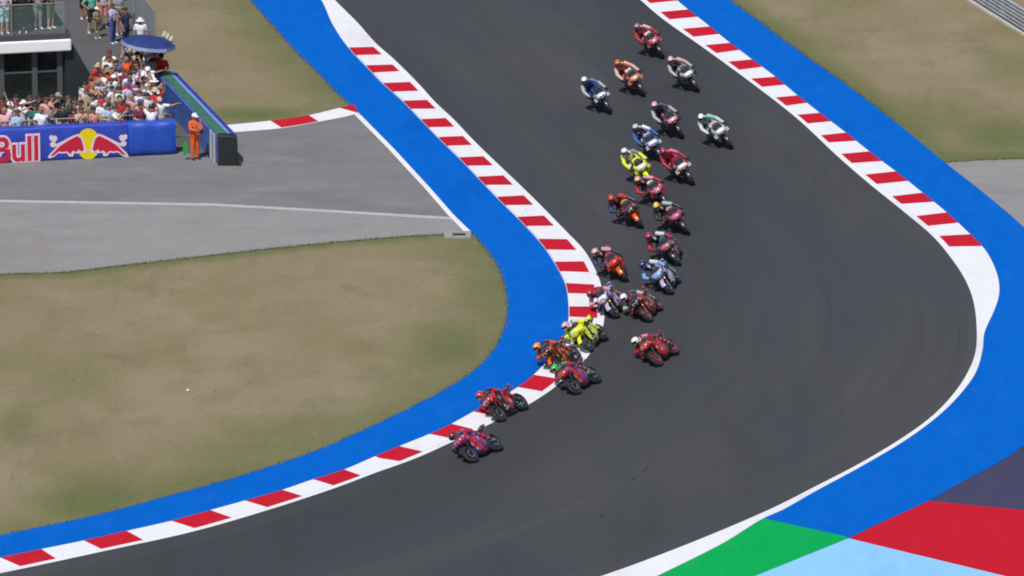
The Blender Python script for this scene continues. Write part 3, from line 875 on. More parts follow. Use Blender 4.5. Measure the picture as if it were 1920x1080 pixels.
def rider_meshes():
    for nm, p in POSES.items():
        body = continuous_body('rider', rider_caps(p), 0.022, 2)
        V, F, N, tags = body
        ix = {'torso': 0, 'hump': 2, 'neck': 0, 'hip': 0, 'uarm': 1, 'farm': 1, 'glove': 3, 'thigh': 0, 'shin': 1, 'boot': 4}
        mb = MB(); mb.v = [Vector(v) for v in V]; mb.f = list(F)
        rr = random.Random(11)
        C = [V[list(f)].mean(0) for f in F]
        mb.i = []
        for c, t in zip(C, tags):
            k = ix[t]
            if t in ('torso', 'thigh') and (math.sin(c[0] * 17 + 1) * math.sin(c[2] * 14 + c[1] * 9) > 0.5): k = 2
            if t in ('torso', 'thigh', 'hip') and (math.sin(c[0] * 21 + 2) * math.sin(c[2] * 19 - c[1] * 12) > 0.32): k = 3
            if t in ('uarm', 'shin') and math.sin(c[1] * 25 + c[2] * 19) > 0.72: k = 3 if c[0] > 0.1 else 2
            mb.i.append(k)
        for s, sd in (('r', 1), ('l', -1)):
            h, e = Vector(p['ha' + s]), Vector(p['el' + s])
            fingers(mb, h - Vector((0, 0.03, -0.03)), Vector((0, 0.75, -0.45)), sd, Vector((-sd, 0, 0)), 1.3, 3, 1.15)
        RM[nm] = mb.mesh('person', True)
        # helmet and visor round the head point, looking into the bend
    bm = MB()
    n, m = 16, 10
    vs, fs = [], []
    for a in range(m + 1):
        t = -math.pi / 2 + math.pi * a / m
        for j in range(n):
            q = 2 * math.pi * j / n
            x, y, z = 0.122 * math.cos(t) * math.cos(q), 0.145 * math.cos(t) * math.sin(q), 0.134 * math.sin(t)
            if y < -0.08: z += 0.015; y *= 1.12
            if z < -0.09: z = -0.09 - (abs(z) - 0.09) * 0.4
            if y > 0.05 and z < 0: y *= 1.10
            vs.append((x, y, z))
    for a in range(m):
        for j in range(n):
            j2 = (j + 1) % n
            fs.append((a * n + j, a * n + j2, (a + 1) * n + j2, (a + 1) * n + j))
    bm.add(vs, fs)
    bm.i = [1 if (k // n) in (2, 3) or (k % n) in (11, 12) else 0 for k in range(len(fs))]
    RM['helmet'] = bm.mesh('helmet', True)
    vs, fs = [], []
    for a in range(5):
        t = R(-22 + 46 * a / 4)
        for j in range(9):
            q = R(28 + 124 * j / 8)
            vs.append((0.127 * math.cos(t) * math.cos(q), 0.155 * math.cos(t) * math.sin(q), 0.139 * math.sin(t) + 0.006))
    for a in range(4):
        for j in range(8): fs.append((a * 9 + j, a * 9 + j + 1, a * 9 + 10 + j, a * 9 + 9 + j))
    RM['visor'] = MB().add(vs, fs).mesh('visor', True)
rider_meshes()
VISOR = mat('visor_dark', (0.015, 0.016, 0.022), 0.08, coat=1.0)

def rider(loc, rot, pose, cl, label, lean):
    o = me_obj('person', RM[pose], [leather(cl[0]), leather(cl[1]), leather(cl[2]), leather('black'), leather(cl[3])])
    o.location, o.rotation_euler = loc, rot
    h = me_obj('helmet', RM['helmet'], [mat('helmet_' + cl[4], COLS[cl[4]], 0.2, coat=0.8), mat('helmet_' + cl[5], COLS[cl[5]], 0.2, coat=0.8)], o)
    h.location = POSES[pose]['hd']
    h.rotation_euler = (R(-12), -lean * 0.45, R(-18))
    me_obj('visor', RM['visor'], VISOR, h)
    tag(o, label, 'person', 'riders on the racing motorcycles')
    return o

# front wheel contact pixel, heading (deg to the image left), lean, pose, livery variant, fairing colours, leathers (main, sleeves, patches, boots, helmet, helmet trim), labels
BIKES = [
 ((1243, 110), -14, 30, 'sit', 0, 'red crimson pink white', 'crimson red palepink black grey red', 'red and pink motorcycle, rearmost of the pack, near the outer kerb', 'rider in red leathers with grey helmet, last of the whole pack'),
 ((1207, 181), -14, 29, 'sit', 2, 'hotred red peach white', 'red cream peach black orange peach', 'bright red motorcycle with peach flashes behind the leftmost blue one', 'rider in red leathers with cream sleeves and orange helmet'),
 ((1308, 173), -16, 30, 'sit', 1, 'silver black white grey', 'black silver palepink black palepink white', 'silver and black motorcycle nearest the outer kerb at the back', 'rider in black leathers with silver sleeves and pale pink helmet at the back'),
 ((1144, 214), -14, 28, 'sit', 0, 'blue sky white navy', 'navy silver blue black white sky', 'blue motorcycle with white nose, leftmost at the back of the pack', 'rider in navy leathers with silver sleeves and white helmet, leftmost at the back'),
 ((1279, 260), -16, 30, 'sit', 3, 'pink navy palepink black', 'black silver navy black palepink peach', 'pink and navy motorcycle between the white green one and the blue one', 'rider in black leathers with silver sleeves and salmon helmet'),
 ((1371, 279), -18, 34, 'sit', 2, 'white teal white palepink', 'teal white mint black white mint', 'white and mint green motorcycle, rightmost of all', 'rider in green and white leathers, rightmost of the pack'),
 ((1242, 304), -12, 29, 'sit', 0, 'blue sky white lilac', 'navy blue white black silver navy', 'blue motorcycle with pale nose behind the yellow one', 'rider in navy and blue leathers with silver helmet behind the yellow motorcycle'),
 ((1222, 350), -10, 30, 'sit', 3, 'yellow yellow white yellow', 'white yellow grey black white black', 'fluorescent yellow motorcycle in the middle of the pack', 'rider in white leathers with yellow sleeves and white helmet mid pack'),
 ((1299, 347), -16, 32, 'sit', 2, 'red hotred white crimson', 'red crimson pink black crimson pink', 'all red motorcycle right of the yellow one mid pack', 'rider in all red leathers and dark red helmet right of the yellow motorcycle'),
 ((1254, 391), -12, 35, 'mid', 1, 'magenta crimson pink white', 'black crimson palepink black peach maroon', 'pink and crimson motorcycle directly ahead of the mid pack yellow one', 'rider in black and crimson leathers with peach helmet ahead of the yellow motorcycle'),
 ((1204, 428), -8, 35, 'mid', 2, 'orange black navy gold', 'black navy red black hotred orange', 'orange and black motorcycle with gold and navy panels, leftmost mid pack', 'rider in black and navy leathers with orange red helmet, leftmost mid pack'),
 ((1291, 440), -10, 37, 'mid', 1, 'crimson black pink palepink', 'maroon black mint black gold yellow', 'crimson and black motorcycle ridden with a yellow helmet', 'rider in dark red leathers with yellow helmet'),
 ((1176, 528), -4, 38, 'mid', 2, 'orange black hotred pink', 'black navy palepink black palepink maroon', 'orange and black motorcycle closest to the red and white kerb before the apex', 'rider in black leathers with pale pink helmet beside the inner kerb'),
 ((1275, 498), 2, 40, 'mid', 1, 'navy navy pink green', 'navy crimson white black crimson pink', 'navy and pink motorcycle just behind the lilac and blue one', 'rider in navy leathers with crimson helmet behind the lilac motorcycle'),
 ((1261, 552), 10, 42, 'mid', 3, 'lilac navy sky white', 'navy sky white black navy sky', 'lilac motorcycle with navy belly, right of the inner kerb before the apex', 'rider in navy and light blue leathers with navy helmet'),
 ((1159, 597), 12, 43, 'hang', 3, 'lilac navy white pink', 'navy palepink crimson black red navy', 'lilac motorcycle touching the red and white kerb at the apex', 'rider in navy leathers with red helmet at the apex kerb'),
 ((1221, 604), 14, 44, 'hang', 2, 'hotred red black silver', 'red silver black black white silver', 'red and black motorcycle beside the lilac one at the apex', 'rider in red and silver leathers with white helmet beside the lilac motorcycle'),
 ((1108, 661), 20, 44, 'hang', 0, 'yellow yellow yellow white', 'black yellow white black palepink white', 'fluorescent yellow motorcycle on the inner kerb past the apex', 'rider with yellow sleeves and pale helmet on the inner kerb'),
 ((1239, 687), 22, 46, 'hang', 2, 'red black hotred silver', 'crimson red palepink black white silver', 'red motorcycle alone out on the wide line', 'rider in red leathers with white helmet alone on the wide line'),
 ((1052, 702), 24, 44, 'hang', 1, 'orange black black ochre', 'black orange navy black ochre orange', 'orange and black motorcycle half hidden behind the magenta and green one', 'rider in black and orange leathers leaning over the kerb edge'),
 ((1085, 740), 26, 46, 'hang', 1, 'magenta purple hotred green', 'purple magenta green green green yellow', 'magenta and purple motorcycle with green panels, third from the front', 'rider in purple leathers with green helmet'),
 ((944, 791), 28, 47, 'hang', 0, 'hotred black crimson silver', 'red crimson black black hotred peach', 'plain red motorcycle running second along the inner kerb', 'rider in red leathers with bright red helmet in second place'),
 ((891, 868), 31, 48, 'hang', 1, 'hotred purple magenta lilac', 'purple magenta pink black maroon purple', 'red and purple motorcycle leading the pack below the inner kerb', 'rider in purple and pink leathers leading the pack'),
]
ON_KERB = {17: 0.022, 19: 0.03, 15: 0.01}
for k, (px, hd, ln, pose, var, fc, lc, bl, rl) in enumerate(BIKES):
    d = Vector((-math.sin(R(hd)), -math.cos(R(hd)), 0))
    yaw = math.atan2(-d.x, d.y)
    lean = R(ln)
    rt = 0.06
    side = Vector((d.y, -d.x, 0))                     # bike's right
    c = P(*px) - d * 0.70
    loc = c - side * (rt * math.sin(lean)) + Vector((0, 0, 0.012 + rt - rt * math.cos(lean) + ON_KERB.get(k, 0)))
    rot = (0, lean, yaw)
    motorcycle(loc, rot, fc.split(), bl, var)
    rider(loc, rot, pose, lc.split(), rl, lean)

# ================================================================== left side: building, banner, barriers
def frame_matrix(o, u):
    """local x along u, local y away from the camera, z up"""
    u = Vector((u.x, u.y, 0)).normalized()
    v = Vector((-u.y, u.x, 0))
    return Matrix(((u.x, v.x, 0, o.x), (u.y, v.y, 0, o.y), (0, 0, 1, o.z), (0, 0, 0, 1)))
def framed(name, o, u):
    e = empty(name)
    e.matrix_world = frame_matrix(o, u)
    return e
def terrace():
    a, b = P(-200, 226), P(135, 209)
    r = framed('terrace_building', b, b - a)
    dark = mat('dark_cladding', (0.045, 0.052, 0.058), 0.6, var=0.12, scale=2)
    frm = mat('grey_frame', (0.085, 0.092, 0.10), 0.5)
    glass = mat('window_glass', (0.012, 0.018, 0.016), 0.06, coat=0.6)
    white = mat('white_fascia', (0.87, 0.87, 0.87), 0.6, var=0.04, scale=3)
    L = 14.0
    MB().box((-L / 2 - 0.2, 3.3, 1.17), (L, 6.0, 2.34)).build('wall', dark, r)
    for x in (-0.40, -1.34, -2.58, -3.82, -5.06, -6.30):
        MB().box((x, 0.24, 1.17), (0.20, 0.10, 2.32)).build('column', frm, r)
    for k, (x0, x1) in enumerate(((-1.24, -0.50), (-2.48, -1.44), (-3.72, -2.68), (-4.96, -3.92), (-6.20, -5.16))):
        w = x1 - x0
        win = MB().box(((x0 + x1) / 2, 0.262, 1.52), (w, 0.05, 0.07)).build('window', frm, r)
        for z0, z1 in ((0.55, 1.485), (1.555, 2.30)):
            MB().box(((x0 + x1) / 2, 0.275, (z0 + z1) / 2), (w, 0.03, z1 - z0)).build('pane', glass, win)
    MB().box((-3.3, 0.25, 0.27), (6.2, 0.11, 0.54)).build('plinth', dark, r)
    # slab with white fascia, deck edge
    f = MB().box((-L / 2, 3.0, 2.575), (L, 6.4, 0.45)).build('fascia', white, r)
    bv = f.modifiers.new('round', 'BEVEL'); bv.width = 0.06; bv.segments = 3
    MB().box((-L / 2 - 0.02, 3.02, 2.905), (L, 6.3, 0.205)).build('deck', mat('deck_edge', (0.07, 0.065, 0.075), 0.7), r)
    # sloping wing wall beside the terrace
    pr = [(-0.22, 0), (1.55, 0), (0.62, 1.55), (0.10, 2.52), (-0.22, 2.52)]
    vs = [(x, 0.05, z) for x, z in pr] + [(x, 0.28, z) for x, z in pr]
    n = len(pr)
    MB().add(vs, [tuple(range(n)), tuple(reversed(range(n, 2 * n)))] + [(k, k + n, (k + 1) % n + n, (k + 1) % n) for k in range(n)]).build('wing_wall', mat('navy_cladding', (0.020, 0.028, 0.036), 0.55), r)
    # glass balustrade and upper storey
    bal = MB().tube([(-L, -0.05, 4.16), (-0.22, -0.05, 4.16)], 0.026, 8).build('handrail', mat('steel_rail', (0.42, 0.42, 0.43), 0.35, 0.7), r)
    gm = mat('balustrade_glass', (0.40, 0.55, 0.52), 0.05, alpha=0.07, spec=0.2)
    for k in range(6):
        x1 = -0.25 - k * 1.95
        MB().box((x1 - 0.95, -0.05, 3.57), (1.90, 0.016, 1.08)).build('glass_panel', gm, r)
        MB().box((x1, -0.05, 3.57), (0.045, 0.045, 1.14)).build('post', mat('steel_rail', (0.4, 0.4, 0.4)), r)
    MB().box((-L / 2 - 0.3, 2.55, 4.6), (L - 0.4, 2.6, 3.18)).build('upper_wall', mat('upper_cladding', (0.035, 0.045, 0.038), 0.5), r)
    for k in range(5):
        w = MB().box((-1.25 - 1.7 * k, 1.235, 4.45), (1.5, 0.03, 2.5)).build('door', glass, r)
    tag(r, 'dark clad two storey terrace with white fascia and glass balustrade', 'building')
    return r
TER = terrace()
TM = frame_matrix(P(135, 209), P(135, 209) - P(-200, 226))

def banner():
    a, b = P(0, 306.5), P(330, 290)
    u = (b - a).normalized()
    start = a - u * 5.2
    Lf = (P(240, 295) - start).dot(u)
    Lt = (b - start).dot(u)
    r = framed('padded_barrier', start, u)
    blue = mat('banner_blue', (0.028, 0.060, 0.44), 0.45, var=0.22, scale=1.6, bump=0.5)
    bl2 = mat('cushion_blue', (0.018, 0.075, 0.46), 0.40, var=0.2, scale=2.0, bump=0.6)
    H = 1.26
    b1 = MB()
    rings = []
    for k in range(30):
        x = (Lf + 0.02) * k / 29
        rings.append((x, H / 2, 0.24, H / 2 + 0.006 * math.sin(k * 1.3)))
    vs, fs = [], []
    n = 20
    for (x, zc, hw, hh) in rings:
        for j in range(n):
            t = 2 * math.pi * j / n
            c, q = math.cos(t), math.sin(t)
            vs.append((x, 0.25 + hw * math.copysign(abs(c) ** 0.22, c), zc + hh * math.copysign(abs(q) ** 0.22, q)))
    for k in range(len(rings) - 1):
        for j in range(n):
            j2 = (j + 1) % n
            fs.append((k * n + j, (k + 1) * n + j, (k + 1) * n + j2, k * n + j2))
    fs += [tuple(range(n)), tuple(reversed(range((len(rings) - 1) * n, len(rings) * n)))]
    body = b1.add(vs, fs).build('cover', blue, r, True)
    # inflated end with horizontal folds
    vs, fs = [], []
    m = 26
    NR_ = 22
    for k in range(NR_):
        x = Lf + 0.03 + (Lt - Lf - 0.03) * k / (NR_ - 1)
        e = math.sqrt(max(0.0, 1 - max(0, (k - NR_ + 5) / 4.6) ** 2)) if k > NR_ - 6 else 1.0
        e = 0.72 + 0.28 * e
        for j in range(m):
            t = 2 * math.pi * j / m
            c, q = math.cos(t), math.sin(t)
            z = H / 2 * math.copysign(abs(q) ** 0.35, q) * (0.97 + 0.03 * e)
            fold = 0.10 * abs(math.sin((z / H + 0.5) * math.pi * 3.0 + 0.25 * math.sin(k * 0.6))) - 0.02
            hw = (0.22 + (fold if c < 0 else 0)) * e
            vs.append((x, 0.26 + hw * math.copysign(abs(c) ** 0.3, c), H / 2 + z))
    for k in range(NR_ - 1):
        for j in range(m):
            j2 = (j + 1) % m
            fs.append((k * m + j, (k + 1) * m + j, (k + 1) * m + j2, k * m + j2))
    fs += [tuple(range(m)), tuple(reversed(range((NR_ - 1) * m, NR_ * m)))]
    MB().add(vs, fs).build('end_cushion', bl2, r, True)
    # emblem and lettering printed on the cover, traced on the cover's front plane
    nrm = Vector((u.y, -u.x, 0))
    inv = r.matrix_world.inverted() if False else frame_matrix(start, u).inverted()
    def loc(zx, zy, lift):
        q = on_plane(zx / 4.0, 150 + zy / 4.0, start + nrm * lift, nrm)
        return inv @ q
    def patch(name, pts, lift, m, parent=r):
        vs = [loc(x, y, lift) for x, y in pts]
        tri = tessellate_polygon([[Vector((v.x, v.z, 0)) for v in vs]])
        fs = []
        for t in tri:
            A, B_, C_ = (vs[k] for k in t)
            nn = (B_ - A).cross(C_ - A)
            fs.append(t if nn.y < 0 else (t[0], t[2], t[1]))
        return me_obj(name, mesh_from(name, vs, fs), m, parent)
    red = mat('print_red', (0.55, 0.010, 0.045), 0.5)
    wht = mat('print_white', (0.74, 0.60, 0.68), 0.5)
    yel = mat('print_yellow', (0.80, 0.62, 0.0), 0.5)
    disc = [(662 + 88 * math.cos(t * 2 * math.pi / 40), 480 + 117 * math.sin(t * 2 * math.pi / 40)) for t in range(40)]
    em = patch('emblem_disc', disc, 0.004, yel)
    outl = [(358, 580), (372, 556), (432, 494), (405, 506), (380, 500), (374, 476), (392, 462), (372, 446), (368, 424), (384, 412), (400, 420), (418, 416), (432, 434), (424, 456), (408, 468),
            (424, 480), (480, 452), (540, 420), (585, 404), (612, 424), (632, 462), (640, 505), (652, 530), (634, 552), (604, 540), (590, 552), (556, 548), (548, 574), (520, 574), (500, 548),
            (470, 552), (440, 548), (404, 578), (372, 588)]
    inl = [(378, 570), (412, 534), (448, 496), (516, 452), (580, 420), (608, 440), (622, 484), (630, 520), (612, 538), (590, 520), (574, 540), (546, 530), (528, 556), (500, 534), (470, 540), (440, 536), (404, 566)]
    mir = lambda ps: [(1324 - x, y - (1324 - 2 * x) * 0.012) for x, y in ps]
    for f in (lambda p: p, mir):
        o = patch('emblem_outline', f(outl), 0.008, wht, em)
        patch('emblem_figure', f(inl), 0.012, red, em)
    # lettering: white outlined red letters, the last word reaching into the picture
    def letters(text, off, lift, m, name):
        cu = bpy.data.curves.new(name, 'FONT')
        cu.body = text; cu.align_x = 'RIGHT'; cu.offset = off; cu.size = 1.0; cu.space_character = 1.0
        t = bpy.data.objects.new(name, cu); COL.objects.link(t)
        dg = bpy.context.evaluated_depsgraph_get()
        me = bpy.data.meshes.new_from_object(t.evaluated_get(dg))
        bpy.data.objects.remove(t); bpy.data.curves.remove(cu)
        p0, p1 = loc(298, 598, 0), loc(298, 404, 0)
        s = (p1.z - p0.z) / 0.745
        for v in me.vertices:
            x, y = v.co.x, v.co.y
            v.co = Vector((p0.x + x * s * 0.86, -lift, p0.z + y * s))
        # one object for each letter
        bm = bmesh.new(); bm.from_mesh(me); bpy.data.meshes.remove(me)
        todo = set(bm.verts)
        while todo:
            st, isl = [todo.pop()], []
            while st:
                v = st.pop(); isl.append(v)
                for e in v.link_edges:
                    w = e.other_vert(v)
                    if w in todo: todo.discard(w); st.append(w)
            ids = {v: k for k, v in enumerate(isl)}
            fs = {f for v in isl for f in v.link_faces}
            me_obj(name, mesh_from(name, [v.co.copy() for v in isl], [tuple(ids[v] for v in f.verts) for f in fs]), m, r)
        bm.free()
    for k, ch in enumerate(('Red Bull',)):
        letters(ch, 0.085, 0.006, wht, 'letter_outline')
        letters(ch, 0.022, 0.010, red, 'letter')
    tag(r, 'blue padded barrier printed with red lettering and a two bull emblem', 'barrier')
    return start, u, nrm
B_ST, B_U, B_N = banner()

def steel_fence():
    """crowd railing just behind the padded barrier"""
    st = B_ST + Vector((-B_N.x, -B_N.y, 0)) * 0.75
    r = framed('crowd_railing', st, B_U)
    m = mat('galvanised', (0.33, 0.34, 0.34), 0.5, 0.4)
    L = (P(318, 290) - B_ST).dot(B_U)
    MB().tube([(0, 0, 1.36), (L, 0, 1.36)], 0.022, 6).build('top_rail', m, r)
    MB().tube([(0, 0, 0.35), (L, 0, 0.35)], 0.018, 6).build('bottom_rail', m, r)
    x = 0.1; k = 0
    bars = MB()
    while x < L:
        if k % 14 == 0: MB().tube([(x, 0, 0), (x, 0, 1.40)], 0.028, 6).build('post', m, r)
        else: bars.tube([(x, 0, 0.35), (x, 0, 1.36)], 0.008, 4)
        x += 0.12; k += 1
    o = bars.build('bars', m, r); o['kind'] = 'stuff'
    tag(r, 'grey steel crowd railing standing behind the blue padded barrier', 'railing')
steel_fence()

def track_barrier():
    A, Bq = P(404, 306), P(292, 186)
    u = (Bq - A); L = u.length; u.normalize()
    r = empty('tyre_barrier')
    v = Vector((u.y, -u.x, 0))                         # to the image right
    if v.x < 0: v = -v
    r.matrix_world = Matrix(((v.x, u.x, 0, A.x), (v.y, u.y, 0, A.y), (0, 0, 1, 0), (0, 0, 0, 1)))
    blue = mat('tarp_blue', (0.06, 0.13, 0.46), 0.45, var=0.25, scale=2.5, bump=0.6)
    edge = mat('tarp_light_blue', (0.16, 0.30, 0.58), 0.5, var=0.15, scale=3)
    grn = mat('belt_green', (0.045, 0.145, 0.095), 0.6, var=0.25, scale=3, bump=0.4)
    out = mat('tarp_deep_blue', (0.02, 0.03, 0.32), 0.5, var=0.2, scale=3)
    H = 1.06
    n = 8
    for k in range(n):
        y0, y1 = L * k / n + 0.012, L * (k + 1) / n - 0.012
        MB().box((0.05, (y0 + y1) / 2, H / 2), (0.10 + 0.01 * (k % 2), y1 - y0, H - 0.04)).build('side_panel', blue, r)
    b = MB()
    ny = 26
    vs, fs = [], []
    prof = [(0.09, H - 0.0), (0.12, H + 0.02), (0.40, H + 0.035), (0.44, H + 0.02)]
    for k in range(ny + 1):
        y = L * k / ny
        for x, z in prof: vs.append((x, y, z + 0.012 * math.sin(k * 1.9)))
        for x, z in reversed(prof): vs.append((x, y, z - 0.05))
    m8 = 8
    for k in range(ny):
        for j in range(m8): fs.append((k * m8 + j, (k + 1) * m8 + j, (k + 1) * m8 + (j + 1) % m8, k * m8 + (j + 1) % m8))
    b.add(vs, fs).build('top_belt', grn, r, True)
    MB().box((0.525, L / 2, H - 0.03), (0.11, L, 0.06)).build('edge_strip', edge, r)
    MB().box((0.70, L / 2, H / 2 - 0.03), (0.22, L, H - 0.10)).build('outer_cover', out, r)
    MB().box((0.34, L / 2, H / 2 - 0.05), (0.44, L - 0.1, H - 0.14)).build('tyre_core', mat('core_black', (0.02, 0.02, 0.02), 0.9), r)
    pale = mat('pale_strap', (0.55, 0.53, 0.47), 0.7, var=0.15, scale=6)
    for y in (0.06, 0.62):
        MB().box((-0.012, y + 0.1, H / 2), (0.022, 0.30, H)).build('strap', pale, r)
    tag(r, 'blue tarped barrier with green top running back from the service road', 'barrier')
    # black end block in front of it
    e = empty('end_block'); e.matrix_world = Matrix(((1, 0, 0, P(427, 308).x), (0, 1, 0, P(427, 308).y), (0, 0, 1, 0), (0, 0, 0, 1)))
    blk = mat('block_black', (0.013, 0.017, 0.016), 0.55, var=0.3, scale=4)
    q = MB()
    pr = [(-0.34, 0), (0.36, 0), (0.35, 0.95), (0.22, 1.10), (-0.34, 1.12)]
    np_ = len(pr)
    vs = [(x, -0.22, z) for x, z in pr] + [(x, 0.22, z) for x, z in pr]
    q.add(vs, [tuple(range(np_)), tuple(reversed(range(np_, 2 * np_)))] + [(k, k + np_, (k + 1) % np_ + np_, (k + 1) % np_) for k in range(np_)])
    o = q.build('block', blk, e); bv = o.modifiers.new('round', 'BEVEL'); bv.width = 0.04; bv.segments = 2
    MB().add([(0.36, -0.30, 0.0), (0.50, -0.30, 0.0), (0.50, 0.2, 0.0), (0.36, 0.2, 0.0), (0.362, -0.30, 0.22), (0.47, -0.28, 0.10), (0.47, 0.2, 0.10), (0.362, 0.2, 0.22)],
             [(3, 2, 1, 0), (4, 5, 6, 7), (0, 1, 5, 4), (1, 2, 6, 5), (2, 3, 7, 6), (3, 0, 4, 7)]).build('skirt', blk, e)
    MB().box((0.0, -0.235, 0.05), (0.70, 0.03, 0.10)).build('base_strip', mat('block_foot', (0.012, 0.012, 0.012), 0.8), e)
    tag(e, 'black end block closing the blue and green barrier', 'barrier')
track_barrier()

def umbrella():
    o = P(266, 192)
    r = empty('parasol', o)
    r.rotation_euler = (0, R(7), 0)
    blue = mat('parasol_blue', (0.012, 0.034, 0.17), 0.75, var=0.12, scale=3)
    n, Rr = 8, 1.02
    vs = [(0, 0, 2.56)]
    for ring, z in ((0.35, 2.53), (0.7, 2.45), (1.0, 2.32)):
        for k in range(n * 2):
            a = 2 * math.pi * k / (n * 2)
            sag = 0.94 if k % 2 else 1.0
            vs.append((Rr * ring * sag * math.cos(a), Rr * ring * sag * math.sin(a), z - (0.02 if k % 2 else 0)))
    m = n * 2
    fs = [(0, 1 + k, 1 + (k + 1) % m) for k in range(m)]
    for q in range(2):
        for k in range(m): fs.append((1 + q * m + k, 1 + (q + 1) * m + k, 1 + (q + 1) * m + (k + 1) % m, 1 + q * m + (k + 1) % m))
    can = MB().add(vs, fs).build('canopy', blue, r)
    rim = vs[1 + 2 * m:]
    vv = list(rim) + [(x * 1.01, y * 1.01, z - 0.13) for x, y, z in rim]
    MB().add(vv, [(k, m + k, m + (k + 1) % m, (k + 1) % m) for k in range(m)]).build('valance', mat('valance_pale', (0.30, 0.36, 0.55), 0.7), can)
    MB().tube([(0, 0, 0), (0, 0, 2.68)], 0.022, 8).build('pole', ALU, r)
    for k in range(n):
        a = 2 * math.pi * k / n
        MB().tube([(0, 0, 2.50), (Rr * .98 * math.cos(a), Rr * .98 * math.sin(a), 2.295)], 0.007, 4).build('rib', ALU, r)
    tag(r, 'large blue parasol over the marshals beside the crowd', 'umbrella')
    c = empty('cabinet', P(283, 199))
    MB().box((0, 0, 0.84), (0.40, 0.40, 1.68)).build('case', mat('cabinet_dark', (0.018, 0.028, 0.022), 0.6), c)
    MB().box((0.0, -0.212, 0.9), (0.30, 0.02, 1.3)).build('door', mat('cabinet_door', (0.026, 0.036, 0.030), 0.5), c)
    tag(c, 'tall dark cabinet under the blue parasol', 'cabinet')
    f = empty('signal_flag', P(300, 186))
    MB().tube([(0, 0, 0), (0, 0, 1.30)], 0.012, 6).build('stick', ALU, f)
    MB().add([(0.0, 0, 1.25), (-0.26, -0.03, 1.18), (-0.20, 0.03, 0.98), (-0.06, -0.03, 0.92), (0.0, 0, 0.98), (-0.12, 0.02, 1.10)], [(0, 1, 5), (1, 2, 5), (2, 3, 5), (3, 4, 5), (4, 0, 5)]).build('cloth', mat('flag_yellow', (0.75, 0.58, 0.03), 0.7), f)
    tag(f, 'small yellow flag at the far end of the green topped barrier', 'flag')
umbrella()

def mesh_fence():
    pts = [P(291, 110), P(212, 8), P(110, -125)]
    r = empty('mesh_fence', pts[0])
    m = mat('fence_wire', (0.36, 0.39, 0.42), 0.5, 0.5)
    o0 = pts[0]
    d = (pts[2] - pts[0]); L = d.length; d.normalize()
    H = 1.85
    w = MB()
    k = 0.0
    while k < L:
        a = d * k
        w.tube([a + Vector((0, 0, 0.05)), a + Vector((0, 0, H))], 0.0075, 3, cap=False); k += 0.085
    z = 0.1
    while z < H:
        w.tube([Vector((0, 0, z)), d * L + Vector((0, 0, z))], 0.0075, 3, cap=False); z += 0.07
    o = w.build('wire_mesh', m, r); o['kind'] = 'stuff'
    k = 0
    while k < L:
        a = d * k
        MB().tube([a, a + Vector((0, 0, H + 0.06))], 0.035, 6).build('post', m, r); k += 2.5
    MB().tube([Vector((0, 0, H)), d * L + Vector((0, 0, H))], 0.025, 6).build('top_rail', m, r)
    tag(r, 'grey wire mesh fence between the terrace ground and dry grass', 'fence')
    s = empty('marker_board', P(314, 80))
    wm = mat('board_white', (0.72, 0.72, 0.62), 0.6)
    for k, (x, z) in enumerate(((-0.13, 0.36), (0.0, 0.28), (0.14, 0.18))):
        MB().box((x, 0, z), (0.10, 0.03, 0.20), 0, Matrix.Rotation(R(25), 3, 'Y')).build('board', wm, s)
    for x in (-0.12, 0.12):
        MB().tube([(x, 0.03, 0), (x, 0.03, 0.34)], 0.015, 5).build('leg', CARB, s)
    tag(s, 'small white marker board on the grass above the blue parasol', 'sign')
mesh_fence()

def guard_rail():
    A, Bq = P(1690, -78), P(2080, 165)
    u = (Bq - A).normalized(); L = (Bq - A).length
    r = framed('guard_rail', A, u)
    st = mat('rail_steel', (0.52, 0.54, 0.58), 0.42, 0.35, var=0.2, scale=1.5)
    con = mat('rail_base', (0.55, 0.54, 0.50), 0.9, var=0.15, scale=2)
    MB().box((L / 2, 0.0, 0.05), (L, 0.22, 0.10)).build('base_kerb', con, r)
    sec = 4.0
    for z in (0.32, 0.62, 0.92):
        x = 0.0
        while x < L:
            x1 = min(L, x + sec)
            prof = [(0.0, -0.15), (0.02, -0.12), (-0.06, -0.085), (-0.06, -0.055), (0.02, -0.015), (0.02, 0.015), (-0.06, 0.055), (-0.06, 0.085), (0.02, 0.12), (0.0, 0.15)]
            vs, fs = [], []
            n = len(prof)
            for xx in (x + 0.01, x1 - 0.01):
                vs += [(xx, y, z + q) for y, q in prof] + [(xx, y + 0.012, z + q) for y, q in reversed(prof)]
            for j in range(2 * n): fs.append((j, 2 * n + j, 2 * n + (j + 1) % (2 * n), (j + 1) % (2 * n)))
            MB().add(vs, fs).build('rail_beam', st, r)
            x = x1
    x = 0.6
    while x < L:
        MB().box((x, 0.12, 0.56), (0.10, 0.14, 1.12)).build('post', st, r); x += 2.0
    tag(r, 'three beam steel guard rail across the top right corner', 'guard rail')
guard_rail()

